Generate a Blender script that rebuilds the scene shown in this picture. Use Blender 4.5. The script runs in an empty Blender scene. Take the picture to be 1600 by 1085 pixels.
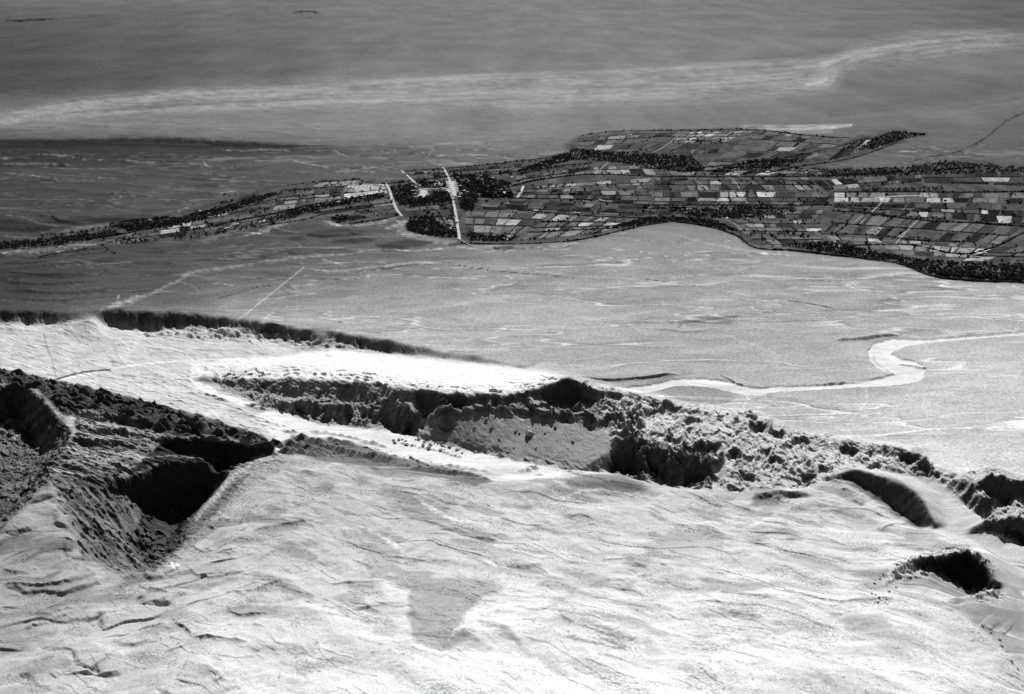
import bpy, math, random
import numpy as np
from mathutils import geometry, Vector, noise as mnoise

# ------------------------------------------------------------------ camera, world, sun
C = bpy.context.scene.collection
W, HH, CX, CY = 1600.0, 1085.0, 800.0, 542.5
H = 1200.0                                     # flying height above the plain, metres
HFOV = math.radians(48.0)
F = (W / 2) / math.tan(HFOV / 2)
PITCH = math.atan((CY + 90.0) / F)             # horizon a little above the frame
SINP, COSP = math.sin(PITCH), math.cos(PITCH)
cam_d = bpy.data.cameras.new('camera'); cam_d.angle = HFOV; cam_d.sensor_fit = 'HORIZONTAL'
cam_d.clip_start = 1.0; cam_d.clip_end = 600000.0
cam = bpy.data.objects.new('camera', cam_d); C.objects.link(cam)
cam.location = (0, 0, H); cam.rotation_euler = (math.pi / 2 - PITCH, 0, 0)
bpy.context.scene.camera = cam

SUN_EL, SUN_AZ = math.radians(41.0), math.radians(9.0)   # azimuth measured from +Y (away from camera) towards +X
world = bpy.data.worlds.new('World'); bpy.context.scene.world = world; world.use_nodes = True
nt = world.node_tree; nt.nodes.clear()
wo = nt.nodes.new('ShaderNodeOutputWorld'); bg = nt.nodes.new('ShaderNodeBackground')
sk = nt.nodes.new('ShaderNodeTexSky'); sk.sky_type = 'NISHITA'; sk.sun_disc = False
sk.sun_elevation = SUN_EL; sk.sun_rotation = SUN_AZ; sk.altitude = 2400; sk.air_density = 0.35; sk.dust_density = 0.0
bw = nt.nodes.new('ShaderNodeRGBToBW')
nt.links.new(sk.outputs[0], bw.inputs[0]); nt.links.new(bw.outputs[0], bg.inputs[0])
bg.inputs[1].default_value = 0.05
nt.links.new(bg.outputs[0], wo.inputs[0])
sun_d = bpy.data.lights.new('sun', 'SUN'); sun_d.energy = 5.0; sun_d.angle = math.radians(0.5); sun_d.color = (1, 1, 1)
sun = bpy.data.objects.new('sun', sun_d); C.objects.link(sun)
sdir = Vector((math.sin(SUN_AZ) * math.cos(SUN_EL), math.cos(SUN_AZ) * math.cos(SUN_EL), math.sin(SUN_EL)))
sun.rotation_euler = (-sdir).to_track_quat('-Z', 'Y').to_euler()
sun.location = (0, 3000, 3000)
vs = bpy.context.scene.view_settings
bpy.context.scene.display_settings.display_device = 'sRGB'
vs.view_transform = 'Standard'; vs.look = 'None'; vs.exposure = 0.40; vs.gamma = 1.0; vs.use_curve_mapping = False
K = 1.42                                       # brightness of a sunlit level white sheet at this exposure

bpy.context.scene.cycles.diffuse_bounces = 1
rng = np.random.default_rng(7); random.seed(7)


# ------------------------------------------------------------------ mapping between photo points and the ground
def plan(u, v, z=0.0):
    """ground position seen at photo point (u, v) when the ground there has height z"""
    u = np.asarray(u, float); v = np.asarray(v, float)
    a = v - CY
    dy = COSP * F - a * SINP; dz = -SINP * F - a * COSP
    t = (z - H) / dz
    return (u - CX) * t, dy * t
def fan(X, Y, z=0.0):
    """photo point of a ground position"""
    d = Y * COSP + (H - z) * SINP
    return CX + F * X / d, CY + F * ((H - z) * COSP - Y * SINP) / d
def at(u, v, z=0.0):
    x, y = plan(u, v, z); return Vector((float(x), float(y), z))
def dense(pts, step=12.0):
    out = []
    for a, b in zip(pts[:-1], pts[1:]):
        n = max(1, int(math.hypot(a[0] - b[0], a[1] - b[1]) / step))
        for i in range(n):
            t = i / n; out.append(tuple(a[k] * (1 - t) + b[k] * t for k in range(len(a))))
    out.append(tuple(pts[-1])); return out
def lin(t):
    t = np.asarray(t, float) / 255.0
    return np.where(t <= 0.04045, t / 12.92, ((t + 0.055) / 1.055) ** 2.4)

# ------------------------------------------------------------------ noise
from concurrent.futures import ThreadPoolExecutor
POOL = ThreadPoolExecutor(4)
_tr = np.random.default_rng(99)
_ang = _tr.uniform(0, 2 * np.pi, 1 << 20).astype(np.float32)
TGX, TGY = np.cos(_ang), np.sin(_ang)
TR1, TR2, TR3 = (_tr.random(1 << 20).astype(np.float32) for _ in range(3))
def par(fn, nout, x, y):
    """run fn over the flattened arrays in chunks, on all cores"""
    x, y = np.broadcast_arrays(x, y); shp = x.shape; x = x.ravel(); y = y.ravel(); n = x.size; step = 32768
    out = [np.empty(n, np.float32) for _ in range(nout)]
    def job(i):
        r = fn(x[i:i + step], y[i:i + step])
        for o, v in zip(out, r): o[i:i + step] = v
    list(POOL.map(job, range(0, n, step)))
    out = [o.reshape(shp) for o in out]
    return out[0] if nout == 1 else out
def _perlin(x, y, seed):
    fx = np.floor(x); fy = np.floor(y)
    ix = fx.astype(np.int32) + seed * 131; iy = fy.astype(np.int32) + seed * 197
    fx = (x - fx).astype(np.float32); fy = (y - fy).astype(np.float32)
    sx = fx * fx * fx * (fx * (fx * 6 - 15) + 10); sy = fy * fy * fy * (fy * (fy * 6 - 15) + 10)
    r0 = (iy & 1023) << 10; r1 = ((iy + 1) & 1023) << 10; c0 = ix & 1023; c1 = (ix + 1) & 1023
    k = r0 | c0; a = TGX[k] * fx + TGY[k] * fy
    k = r0 | c1; b = TGX[k] * (fx - 1) + TGY[k] * fy
    k = r1 | c0; c = TGX[k] * fx + TGY[k] * (fy - 1)
    k = r1 | c1; d = TGX[k] * (fx - 1) + TGY[k] * (fy - 1)
    t = a + (b - a) * sx
    return (t + (c + (d - c) * sx - t) * sy) * 1.5
def perlin(x, y, seed=0): return par(lambda a, b: (_perlin(a, b, seed),), 1, x, y)
def fbm(x, y, o=4, seed=0, gain=0.5):
    def f(x, y):
        r = 0; a = 1.0; s = 0
        for i in range(o):
            r = r + a * _perlin(x * 2 ** i + 17.3 * i, y * 2 ** i - 9.1 * i, seed + i); s += a; a *= gain
        return (r / s,)
    return par(f, 1, x, y)
def ridged(x, y, o=4, seed=0, gain=0.5):
    def f(x, y):
        r = 0; a = 1.0; s = 0; w = 1.0
        for i in range(o):
            n = np.clip(1 - np.abs(_perlin(x * 2 ** i + 5.7 * i, y * 2 ** i + 3.3 * i, seed + i)) * 1.6, 0, 1) ** 2
            r = r + a * n * w; s += a; w = np.clip(n * 1.6, 0, 1); a *= gain
        return (r / s,)
    return par(f, 1, x, y)
def worley(x, y, seed=0):
    """distance to nearest and second nearest jittered cell point, and a number for the nearest cell"""
    def f(x, y):
        fx = np.floor(x); fy = np.floor(y); ix = fx.astype(np.int32); iy = fy.astype(np.int32); rx = (x - fx).astype(np.float32); ry = (y - fy).astype(np.float32)
        f1 = np.full(x.shape, 9.0, np.float32); f2 = f1.copy(); idv = np.zeros(x.shape, np.float32)
        for dx in (-1, 0, 1):
            for dy in (-1, 0, 1):
                k = (((iy + dy + seed * 197) & 1023) << 10) | ((ix + dx + seed * 131) & 1023)
                d = np.hypot(rx - dx - 0.1 - 0.8 * TR1[k], ry - dy - 0.1 - 0.8 * TR2[k])
                c = d < f1
                f2 = np.where(c, f1, np.minimum(f2, d)); idv = np.where(c, TR3[k], idv); f1 = np.where(c, d, f1)
        return f1, f2, idv
    return par(f, 3, x, y)
def plates(x, y, seed=0, tilt=1.0):
    """angular blocks: every cell a flat facet with its own height and dip, -1..1"""
    def f(x, y):
        fx = np.floor(x); fy = np.floor(y); ix = fx.astype(np.int32); iy = fy.astype(np.int32); rx = (x - fx).astype(np.float32); ry = (y - fy).astype(np.float32)
        f1 = np.full(x.shape, 9.0, np.float32); out = np.zeros(x.shape, np.float32)
        for dx in (-1, 0, 1):
            for dy in (-1, 0, 1):
                k = (((iy + dy + seed * 197) & 1023) << 10) | ((ix + dx + seed * 131) & 1023)
                ax = rx - dx - 0.1 - 0.8 * TR1[k]; ay = ry - dy - 0.1 - 0.8 * TR2[k]; d = np.abs(ax) * .6 + np.abs(ay) * .6 + np.hypot(ax, ay) * .4
                c = d < f1
                out = np.where(c, TR3[k] * 2 - 1 + tilt * (TGX[k] * ax + TGY[k] * ay), out); f1 = np.where(c, d, f1)
        return (out,)
    return par(f, 1, x, y)
def smooth(a, b, x):
    t = np.clip((x - a) / (b - a), 0, 1); return t * t * (3 - 2 * t)

# ------------------------------------------------------------------ the ground sheet: a lattice that is finer near the camera
U1 = np.arange(-264, 1866, 1.5)
V1 = np.concatenate([np.array([-86, -84, -81, -78, -74, -70, -65, -60, -55.]), np.arange(-50, 190, 2.0), np.arange(190, 470, 1.4), np.arange(470, 560, 0.85), np.arange(560, 860, 0.55), np.arange(860, 1120, 0.85), np.arange(1120, 1330, 2.0)])
NU, NV = len(U1), len(V1)
GU, GV = np.meshgrid(U1, V1)
GX, GY = plan(GU, GV, 0.0)
Z = np.zeros_like(GX)

# control lines of the relief, each point (u, v, z): the ground seen at photo point (u, v) has height z
CP = []
def line(pts, z=None, step=12.0):
    if z is not None: pts = [(p[0], p[1], z) for p in pts]
    for u, v, zz in dense(pts, step):
        x, y = plan(u, v, zz); CP.append((float(x), float(y), zz))
def foot_z(u, vt, zt, vb, S):
    _, Yt = plan(u, vt, zt)
    a = vb - CY
    tb = (SINP * F + a * COSP) / (COSP * F - a * SINP)
    return float((zt - S * Yt + S * H / tb) / (1 + S / tb))
def cliff(pts, S=1.5, step=6.0, minz=None, jit=2.6):
    """pts (u, v_top, z_top, v_bottom[, u shift]): a face of slope S whose lip and foot show at those heights of the picture"""
    pts = [tuple(p) + (0,) * (5 - len(p)) for p in pts]
    for u, vt, zt, vb, du in dense(pts, step):
        vt += jit * (mnoise.noise(Vector((u / 17.0, vt / 40.0, 1.5))) + .6 * mnoise.noise(Vector((u / 7.0, vt / 40.0, 7.5)))); vb += 1.5 * jit * mnoise.noise(Vector((u / 12.0, vb / 40.0, 4.5)))
        x, y = plan(u, vt, zt); CP.append((float(x), float(y), zt))
        zb = foot_z(u, vt, zt, max(vb, vt + 0.6), S)
        if minz is not None: zb = max(zb, minz)
        x, y = plan(u + du, vb, zb); CP.append((float(x), float(y), zb))

for v in (452, 465): line([(-300, v), (1900, v)], 0, 60)
# scarp along the plain, left piece, then the long one
cliff([(-300, 484, 0, 504), (0, 485, 0, 504), (60, 487, 0, 507), (110, 491, -1, 503), (140, 494, -4, 497)], 1.4)
cliff([(148, 494, -4, 498), (165, 487, 1, 507), (185, 484, 4, 513), (225, 485, 4, 518), (240, 489, 0, 520), (262, 486, 4, 516), (285, 490, 0, 514), (300, 489, 3, 512), (325, 495, 0, 514), (345, 496, 2, 512),
       (372, 500, 0, 511), (400, 502, 2, 515), (430, 507, 0, 519), (468, 515, -2, 518), (480, 513, 0, 524), (500, 516, -2, 522), (512, 516, 0, 527), (530, 519, 1, 536), (560, 526, 0, 545), (600, 531, 0, 552), (640, 540, 0, 556), (700, 552, 0, 561), (760, 561, 0, 568), (820, 572, 0, 576)], 1.3)
line([(-300, 476, 0), (150, 478, 0), (300, 478, 0), (500, 505, 0), (640, 528, 0), (760, 548, 0), (860, 560, 0), (1000, 580, 0)])
line([(-300, 530, -42), (0, 528, -42), (200, 532, -45), (330, 530, -45), (420, 530, -42), (480, 536, -38), (520, 545, -33), (560, 552, -24), (640, 560, -12), (700, 563, -6), (760, 571, 2), (820, 576, 12), (868, 583, 22)])
line([(-300, 556, -50), (0, 553, -50), (200, 555, -52), (300, 556, -52), (400, 556, -48), (440, 560, -42)])
line([(-300, 572, -52), (0, 572, -54), (100, 585, -56), (200, 596, -56), (300, 610, -56), (345, 622, -57), (400, 638, -58), (470, 650, -60)])
# plain behind the skyline of the ridge
sky = [(885, 588, 50), (905, 593, 46), (930, 600, 40), (960, 607, 36), (1000, 616, 30), (1040, 626, 30), (1060, 632, 32), (1100, 641, 26), (1140, 646, 26), (1172, 643, 36), (1200, 655, 30), (1230, 668, 22), (1262, 678, 22), (1290, 688, 14), (1325, 684, 22), (1350, 691, 16), (1400, 699, 22), (1435, 706, 28), (1450, 722, 14), (1475, 738, 2), (1490, 747, -9)]
line(sky, None, 8)
line([(u, v - 7, 0) for u, v, z in sky])
line([(u, v - 25, 0) for u, v, z in sky], None, 30)
# bright tilted roof of the ridge with its front lip, upper cliff and shelf
cliff([(300, 592, -54, 598), (340, 590, -50, 600), (380, 590, -42, 612), (420, 592, -30, 618), (470, 590, -14, 622), (520, 594, 0, 628), (560, 594, 12, 628), (600, 601, 22, 632), (650, 609, 30, 640)], 0.58)
cliff([(660, 610, 31, 640), (700, 613, 36, 640), (740, 617, 38, 632), (790, 616, 41, 627), (830, 608, 46, 622), (850, 600, 48, 628), (870, 594, 50, 641), (885, 590, 50, 640), (910, 598, 44, 636), (935, 610, 36, 632)], 2.0)
line([(300, 570, -54), (330, 566, -53), (400, 562, -46), (460, 570, -28)])
cliff([(690, 632, 16, 655), (740, 634, 18, 648), (780, 634, 18, 650), (815, 636, 17, 652), (860, 643, 14, 660), (905, 642, 14, 658), (930, 648, 13, 668), (965, 648, 14, 660), (1000, 646, 16, 658)], 1.7)
line([(950, 628, 14), (1000, 636, 12), (1050, 642, 14)])
# boulder front of the ridge: lower cliff and base
cliff([(420, 620, -34, 632), (470, 625, -28, 642), (505, 630, -26, 655), (530, 632, -24, 661), (545, 640, -30, 656), (600, 642, -28, 662), (620, 648, -28, 676), (650, 650, -25, 668)], 1.25)
line([(430, 640, -58), (500, 662, -60), (560, 668, -60), (620, 682, -60), (660, 686, -60), (740, 702, -60), (780, 711, -60), (830, 722, -60), (880, 732, -60), (930, 737, -58), (960, 739, -56)])
cliff([(962, 700, -12, 738), (985, 697, -10, 742), (1010, 700, -8, 746), (1040, 706, -8, 755), (1080, 712, -10, 760), (1100, 720, -18, 757)], 1.5)
line([(1120, 762, -42), (1160, 767, -38), (1200, 768, -34), (1240, 764, -28), (1285, 752, -16)])
line([(1100, 668, 16), (1180, 685, 12), (1240, 700, 6), (1300, 700, 4), (1380, 710, 6), (1420, 722, 6)])
line([(1130, 712, -10), (1200, 728, -10), (1260, 735, -10), (1290, 722, -4), (1360, 728, -4), (1420, 738, -6)])
# valley floor in front of the ridge
line([(450, 668, -60), (520, 680, -60), (600, 700, -60), (680, 718, -60), (760, 735, -60), (830, 745, -58), (880, 745, -50)])
line([(430, 700, -60), (500, 705, -60), (600, 722, -60), (680, 738, -58), (740, 748, -55), (800, 752, -52)])
# crest of the near hill
line([(440, 712, -50), (460, 714, -46), (500, 722, -44), (560, 729, -42), (600, 733, -42), (680, 748, -42), (740, 755, -42), (800, 756, -44), (850, 748, -42), (890, 736, -36), (940, 742, -36), (985, 752, -38), (1015, 763, -42), (1060, 768, -40), (1120, 772, -38), (1170, 778, -34), (1190, 770, -28), (1230, 775, -26), (1290, 760, -18)])
line([(460, 735, -46), (560, 745, -45), (680, 765, -44), (800, 775, -44), (900, 752, -40), (960, 765, -42), (1010, 775, -44), (900, 790, -44)])
for v, zs in ((800, (-46, -46, -50, -46, -44, -42, -42, -40, -36)),):
    line([(420 + i * 100, v, zs[i]) for i in range(9)])
for v, zs in ((850, (-42, -40, -38, -34, -36, -34, -30, -26, -22, -16, -8)), (910, (-28, -24, -22, -18, -20, -16, -14, -8, -4, 2, 6))):
    line([(400 + i * 100, v, zs[i]) for i in range(10 if v > 900 else 11)])
line([(-300, 940, -30), (0, 935, -34), (100, 930, -36), (200, 925, -36), (300, 915, -32), (400, 910, -28)])
line([(-300, 990, -12), (0, 985, -16), (200, 975, -18), (400, 965, -12), (700, 965, -4), (1000, 960, 0), (1300, 950, 8), (1400, 950, 12)])
line([(-300, 1060, 2), (0, 1050, 2), (400, 1035, 2), (800, 1030, 10), (1200, 1020, 14), (1450, 1010, 16), (1560, 1030, 12)])
line([(-300, 1130, 8), (400, 1110, 12), (1000, 1110, 20), (1600, 1120, 14), (1900, 1150, 0)])
line([(-300, 1250, 10), (800, 1250, 20), (1900, 1260, 0)])
line([(-300, 1420, 10), (800, 1440, 10), (1900, 1440, 0)], None, 60)
# canyon on the left: two dark walls, floor, banks
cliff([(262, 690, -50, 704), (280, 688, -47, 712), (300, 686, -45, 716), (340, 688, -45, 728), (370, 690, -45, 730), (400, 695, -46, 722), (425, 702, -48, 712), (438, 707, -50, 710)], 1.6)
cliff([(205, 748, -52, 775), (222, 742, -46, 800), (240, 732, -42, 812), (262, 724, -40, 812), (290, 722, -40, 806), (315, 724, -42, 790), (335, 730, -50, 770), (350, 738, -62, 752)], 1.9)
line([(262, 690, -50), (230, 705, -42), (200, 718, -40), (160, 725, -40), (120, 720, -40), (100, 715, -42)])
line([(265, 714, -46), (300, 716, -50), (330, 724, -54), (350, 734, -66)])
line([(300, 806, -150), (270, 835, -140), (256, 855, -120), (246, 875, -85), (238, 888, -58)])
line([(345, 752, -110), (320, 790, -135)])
# right bank rim, furrow and shoulder
line([(440, 708, -50), (410, 716, -52), (385, 724, -52), (362, 738, -55), (350, 752, -60), (335, 775, -66), (315, 795, -74), (295, 815, -80), (275, 835, -84), (262, 852, -80), (255, 868, -70), (243, 890, -50)])
line([(430, 728, -50), (390, 735, -56), (365, 755, -64), (340, 785, -74), (310, 815, -76), (285, 840, -72), (270, 862, -62), (262, 880, -50)])
line([(440, 745, -46), (400, 755, -46), (370, 780, -48), (340, 810, -48), (310, 840, -48), (290, 865, -46), (270, 888, -42), (240, 898, -42)])
line([(200, 895, -44), (160, 884, -45), (130, 868, -45), (118, 850, -46), (122, 820, -48), (100, 790, -46), (76, 756, -44)])
line([(200, 870, -62), (180, 840, -68), (190, 800, -72), (160, 770, -60), (130, 760, -50)])
line([(226, 872, -80), (222, 845, -95), (232, 820, -112), (215, 800, -95)])
line([(90, 745, -44), (130, 740, -42), (180, 745, -46)])
# badland belt left and its terraces
line([(-300, 566, -50), (0, 578, -50), (60, 590, -50), (120, 604, -50), (200, 622, -52), (300, 648, -54), (380, 672, -56), (440, 694, -58)])
line([(-300, 575, -34), (0, 590, -34), (80, 604, -34), (160, 622, -36), (240, 642, -38), (320, 664, -42), (400, 688, -48)])
line([(100, 635, -38), (180, 650, -40), (260, 672, -44), (330, 684, -45)])
cliff([(125, 640, -40, 652), (160, 648, -38, 660), (210, 656, -38, 668), (260, 672, -42, 680), (290, 682, -46, 686)], 1.5)
cliff([(135, 668, -42, 673), (170, 670, -38, 682), (220, 676, -38, 688), (260, 684, -43, 692)], 1.5)
cliff([(105, 688, -44, 694), (140, 686, -40, 697), (180, 690, -40, 700), (215, 698, -42, 702)], 1.4)
# far-left gorge
cliff([(-300, 606, -30, 700), (0, 604, -30, 650), (30, 602, -30, 652, 4), (55, 614, -32, 672, -6), (78, 640, -36, 698, -20), (98, 660, -38, 712, -34), (114, 674, -40, 716, -50), (106, 690, -42, 724, -46), (98, 706, -42, 734, -40), (78, 726, -44, 748, -22), (70, 745, -44, 756, -12)], 1.5)
line([(0, 690, -128), (30, 700, -128), (40, 730, -110), (20, 770, -110), (-60, 760, -120), (-300, 780, -120)])
line([(-300, 980, -40), (-80, 880, -44), (0, 832, -44), (40, 792, -44), (74, 758, -44)])
line([(-200, 880, -90), (0, 810, -84), (34, 778, -84), (56, 758, -84)])
line([(0, 870, -42), (60, 840, -40), (110, 880, -42), (40, 905, -38), (150, 905, -40)])
# right: mound, sand sheet, amphitheatre, rock block
cliff([(1290, 748, -12, 752), (1310, 739, 4, 752), (1340, 735, 14, 757), (1370, 742, 18, 776), (1400, 752, 22, 800), (1425, 764, 20, 815), (1440, 778, 14, 822), (1452, 798, 2, 824), (1458, 815, -10, 826)], 1.15)
line([(1330, 722, -6), (1380, 736, -10), (1430, 748, -13), (1470, 772, -18), (1478, 800, -20), (1482, 820, -22), (1480, 835, -22)])
line([(1465, 748, -12), (1490, 770, -18), (1530, 808, -25), (1570, 836, -31), (1600, 854, -34), (1700, 900, -38), (1900, 960, -40)])
line([(1500, 830, -26), (1560, 870, -34), (1600, 890, -34), (1700, 950, -46), (1900, 1030, -50)])
cliff([(1462, 744, -4, 749), (1480, 746, 2, 764), (1500, 750, 14, 780), (1518, 756, 20, 800), (1534, 770, 20, 812)], .62)
cliff([(1545, 808, 2, 824), (1562, 810, 8, 834), (1580, 808, 10, 843), (1600, 808, 10, 853), (1700, 830, 12, 895), (1900, 870, 10, 950)], 1.6)
cliff([(1545, 737, 46, 775), (1560, 740, 44, 788), (1575, 748, 36, 788), (1590, 752, 36, 782), (1605, 750, 38, 785), (1700, 775, 34, 800), (1900, 820, 20, 840)], 1.9)
line([(1495, 741, 0), (1530, 740, 0), (1545, 728, 0), (1600, 741, 0), (1700, 764, 0), (1900, 810, 0)])
line([(1500, 715, 0), (1600, 720, 0), (1900, 770, 0)], None, 30)
cliff([(1393, 908, 2, 910), (1398, 894, 8, 902), (1412, 882, 12, 894), (1432, 875, 15, 889), (1460, 867, 18, 887), (1485, 861, 19, 906), (1508, 857, 20, 922), (1522, 866, 18, 930), (1540, 880, 14, 932), (1552, 902, 8, 935), (1561, 928, 2, 937)], 1.9)
line([(1370, 840, -20), (1440, 845, -16), (1490, 842, -18), (1525, 850, -6)])
line([(1552, 868, 6), (1566, 895, 2), (1574, 930, -6), (1590, 965, -18)])
line([(1590, 900, -14), (1604, 930, -20), (1700, 1000, -40)])
line([(1360, 870, -6), (1370, 900, 0), (1385, 925, 4)])
line([(1400, 925, 4), (1440, 934, 6), (1480, 946, 4), (1520, 972, 0), (1560, 1006, -2), (1600, 1050, -6), (1660, 1110, -10), (1900, 1300, -24)])
line([(1600, 990, -24), (1700, 1060, -40), (1900, 1180, -60)])
line([(1300, 800, -28), (1360, 815, -26), (1420, 828, -20), (1280, 780, -26)])
cliff([(1195, 768, -26, 782), (1215, 765, -24, 786), (1235, 772, -26, 782)], 1.2)

cu = np.array(CP); fu, fv = fan(cu[:, 0], cu[:, 1], 0.0)
key = {}
pts2, pz = [], []
for a, b, z in zip(fu, fv, cu[:, 2]):
    if b < 440: continue
    k = (round(a / 1.5), round(b / 1.0))
    if k in key: continue
    key[k] = 1; pts2.append(Vector((a, 2.2 * b))); pz.append(z)
r = geometry.delaunay_2d_cdt(pts2, [], [], 0, 1e-4)
tv = np.array([(p[0], p[1] / 2.2) for p in r[0]]); orig = r[3]; tz = np.array([pz[o[0]] if o else 0.0 for o in orig])
for tri in r[2]:
    (x0, y0), (x1, y1), (x2, y2) = tv[tri[0]], tv[tri[1]], tv[tri[2]]
    i0, i1 = np.searchsorted(V1, min(y0, y1, y2)), np.searchsorted(V1, max(y0, y1, y2), 'right')
    j0, j1 = np.searchsorted(U1, min(x0, x1, x2)), np.searchsorted(U1, max(x0, x1, x2), 'right')
    if i0 >= i1 or j0 >= j1: continue
    det = (y1 - y2) * (x0 - x2) + (x2 - x1) * (y0 - y2)
    if abs(det) < 1e-9: continue
    A, B = np.meshgrid(U1[j0:j1], V1[i0:i1])
    l0 = ((y1 - y2) * (A - x2) + (x2 - x1) * (B - y2)) / det; l1 = ((y2 - y0) * (A - x2) + (x0 - x2) * (B - y2)) / det; l2 = 1 - l0 - l1
    m = (l0 >= -1e-6) & (l1 >= -1e-6) & (l2 >= -1e-6)
    s = Z[i0:i1, j0:j1]; s[m] = (l0 * tz[tri[0]] + l1 * tz[tri[1]] + l2 * tz[tri[2]])[m]
def blur(a, r, n=2):
    for _ in range(n):
        for ax in (0, 1):
            k = 2 * r + 1
            p = np.pad(a, [(r + 1, r) if x == ax else (0, 0) for x in (0, 1)], mode='edge')
            c = np.cumsum(p, axis=ax)
            a = (c[k:] - c[:-k]) / k if ax == 0 else (c[:, k:] - c[:, :-k]) / k
    return a
FR = int(np.searchsorted(V1, 462))                       # rows from here on have relief
Zf = blur(Z[FR:], 2, 2); Zg = blur(Zf, 5, 2); kz = smooth(1290, 1380, GU[FR:]) * smooth(740, 790, GV[FR:]); Zf = Zf * (1 - kz * .3) + Zg * kz * .3
Z[FR + 3:] = Zf[3:]
BU, BV = fan(GX, GY, Z)                                  # where each ground point shows, before fine relief

# ------------------------------------------------------------------ painting helpers over the lattice (in ground patches)
def poly_mask(pts, feather=4.0, U=None, V=None, wob=0.0, seed=0):
    """soft mask of a polygon (points as in the photograph)"""
    U = BU if U is None else U; V = BV if V is None else V
    xs = [p[0] for p in pts]; ys = [p[1] for p in pts]; f = feather + wob
    m = (U > min(xs) - f) & (U < max(xs) + f) & (V > min(ys) - f) & (V < max(ys) + f)
    out = np.zeros(U.shape, np.float32)
    x = U[m]; y = V[m]
    if wob:
        x = x + wob * fbm(x / 22.0, y / 11.0, 3, seed + 91); y = y + 0.6 * wob * fbm(x / 22.0, y / 11.0, 3, seed + 57)
    inside = np.zeros(x.shape, bool); d = np.full(x.shape, 1e9)
    n = len(pts)
    for i in range(n):
        (ax, ay), (bx, by) = pts[i][:2], pts[(i + 1) % n][:2]
        if ay != by:
            c = ((ay > y) != (by > y)) & (x < (bx - ax) * (y - ay) / (by - ay) + ax); inside ^= c
        L = (bx - ax) ** 2 + (by - ay) ** 2 + 1e-9
        t = np.clip(((x - ax) * (bx - ax) + (y - ay) * (by - ay)) / L, 0, 1)
        d = np.minimum(d, np.hypot(x - ax - t * (bx - ax), y - ay - t * (by - ay)))
    sd = np.where(inside, d, -d)
    out[m] = smooth(-feather, feather, sd) if feather > 0 else inside
    return out
def seg_dist(pts, reach, U=None, V=None, vs_=1.0, wu=0.0, wv_=0.0, sx=16.0, sy=6.0, seed=0):
    """index mask, distance, signed side and position along a polyline"""
    U = BU if U is None else U; V = BV if V is None else V
    xs = [p[0] for p in pts]; ys = [p[1] for p in pts]
    m = (U > min(xs) - reach) & (U < max(xs) + reach) & (V > min(ys) - reach) & (V < max(ys) + reach)
    x = U[m]; y = V[m]
    if wu or wv_: x, y = x + wu * fbm(x / sx, y / sy, 3, seed + 3), y + wv_ * fbm(x / sx, y / sy, 3, seed + 8)
    y = y * vs_; d = np.full(x.shape, 1e9); sgn = np.zeros(x.shape); par = np.zeros(x.shape); acc = 0.0
    for (ax, ay), (bx, by) in zip([p[:2] for p in pts[:-1]], [p[:2] for p in pts[1:]]):
        ay *= vs_; by *= vs_
        L = math.hypot(bx - ax, by - ay) + 1e-9
        t = np.clip(((x - ax) * (bx - ax) + (y - ay) * (by - ay)) / L / L, 0, 1)
        dd = np.hypot(x - ax - t * (bx - ax), y - ay - t * (by - ay))
        c = dd < d
        s = (bx - ax) * (y - ay) - (by - ay) * (x - ax)
        sgn = np.where(c, np.sign(s), sgn); par = np.where(c, acc + t * L, par); d = np.where(c, dd, d); acc += L
    return m, d, sgn, par / max(acc, 1e-9)
def curve(pts, k=6):
    """smooth a polyline (Catmull-Rom)"""
    P = [pts[0]] + list(pts) + [pts[-1]]; out = []
    for i in range(1, len(P) - 2):
        for j in range(k):
            t = j / k
            out.append(tuple(0.5 * (2 * P[i][a] + (P[i + 1][a] - P[i - 1][a]) * t + (2 * P[i - 1][a] - 5 * P[i][a] + 4 * P[i + 1][a] - P[i + 2][a]) * t * t + (3 * P[i][a] - P[i - 1][a] - 3 * P[i + 1][a] + P[i + 2][a]) * t ** 3) for a in range(len(pts[0]))))
    out.append(tuple(pts[-1])); return out

FX, FY = GX[FR:], GY[FR:]
FU, FV = BU[FR:], BV[FR:]
def fpoly(pts, feather=5, wob=6, seed=0): return poly_mask(pts, feather, FU, FV, wob, seed)
def stepf(q): fr = q - np.floor(q); return smooth(0, .07, fr) * (1 - fr) ** 1.5
# strike of the beds: left-back to right-front
sa = math.radians(-27.0); SX, SY = math.cos(sa), math.sin(sa)
S_ = FX * SX + FY * SY; T_ = -FX * SY + FY * SX           # along and across the beds
dZ = np.zeros_like(FX)

P_BAD = [(-270, 560), (0, 578), (60, 590), (120, 604), (200, 622), (300, 648), (380, 672), (440, 696), (430, 712), (390, 690), (300, 684), (260, 684), (200, 655), (130, 640), (100, 655), (60, 610), (0, 600), (-270, 595)]
P_TERR = [(110, 630), (200, 652), (300, 684), (440, 705), (360, 735), (300, 722), (220, 740), (150, 765), (80, 750), (70, 730), (118, 680)]
P_BANKL = [(76, 756), (130, 745), (215, 745), (240, 800), (250, 870), (236, 893), (190, 895), (125, 866), (118, 820)]
P_GORGE = [(-270, 598), (0, 600), (40, 600), (114, 672), (98, 706), (70, 755), (0, 832), (-270, 970)]
P_BANKR = [(440, 708), (340, 740), (280, 830), (236, 893), (265, 888), (340, 812), (380, 770), (440, 735)]
P_RTOP = [(300, 570), (430, 556), (520, 545), (640, 558), (760, 570), (870, 583), (885, 590), (830, 608), (790, 616), (700, 613), (600, 601), (520, 592), (420, 590), (330, 592)]
P_RFACE = [(330, 592), (420, 588), (520, 592), (600, 600), (700, 612), (790, 614), (850, 598), (885, 588), (940, 604), (1000, 616), (1010, 700), (1010, 750), (960, 740), (880, 735), (740, 704), (650, 682), (600, 668), (500, 662), (420, 636), (350, 610)]
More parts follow.
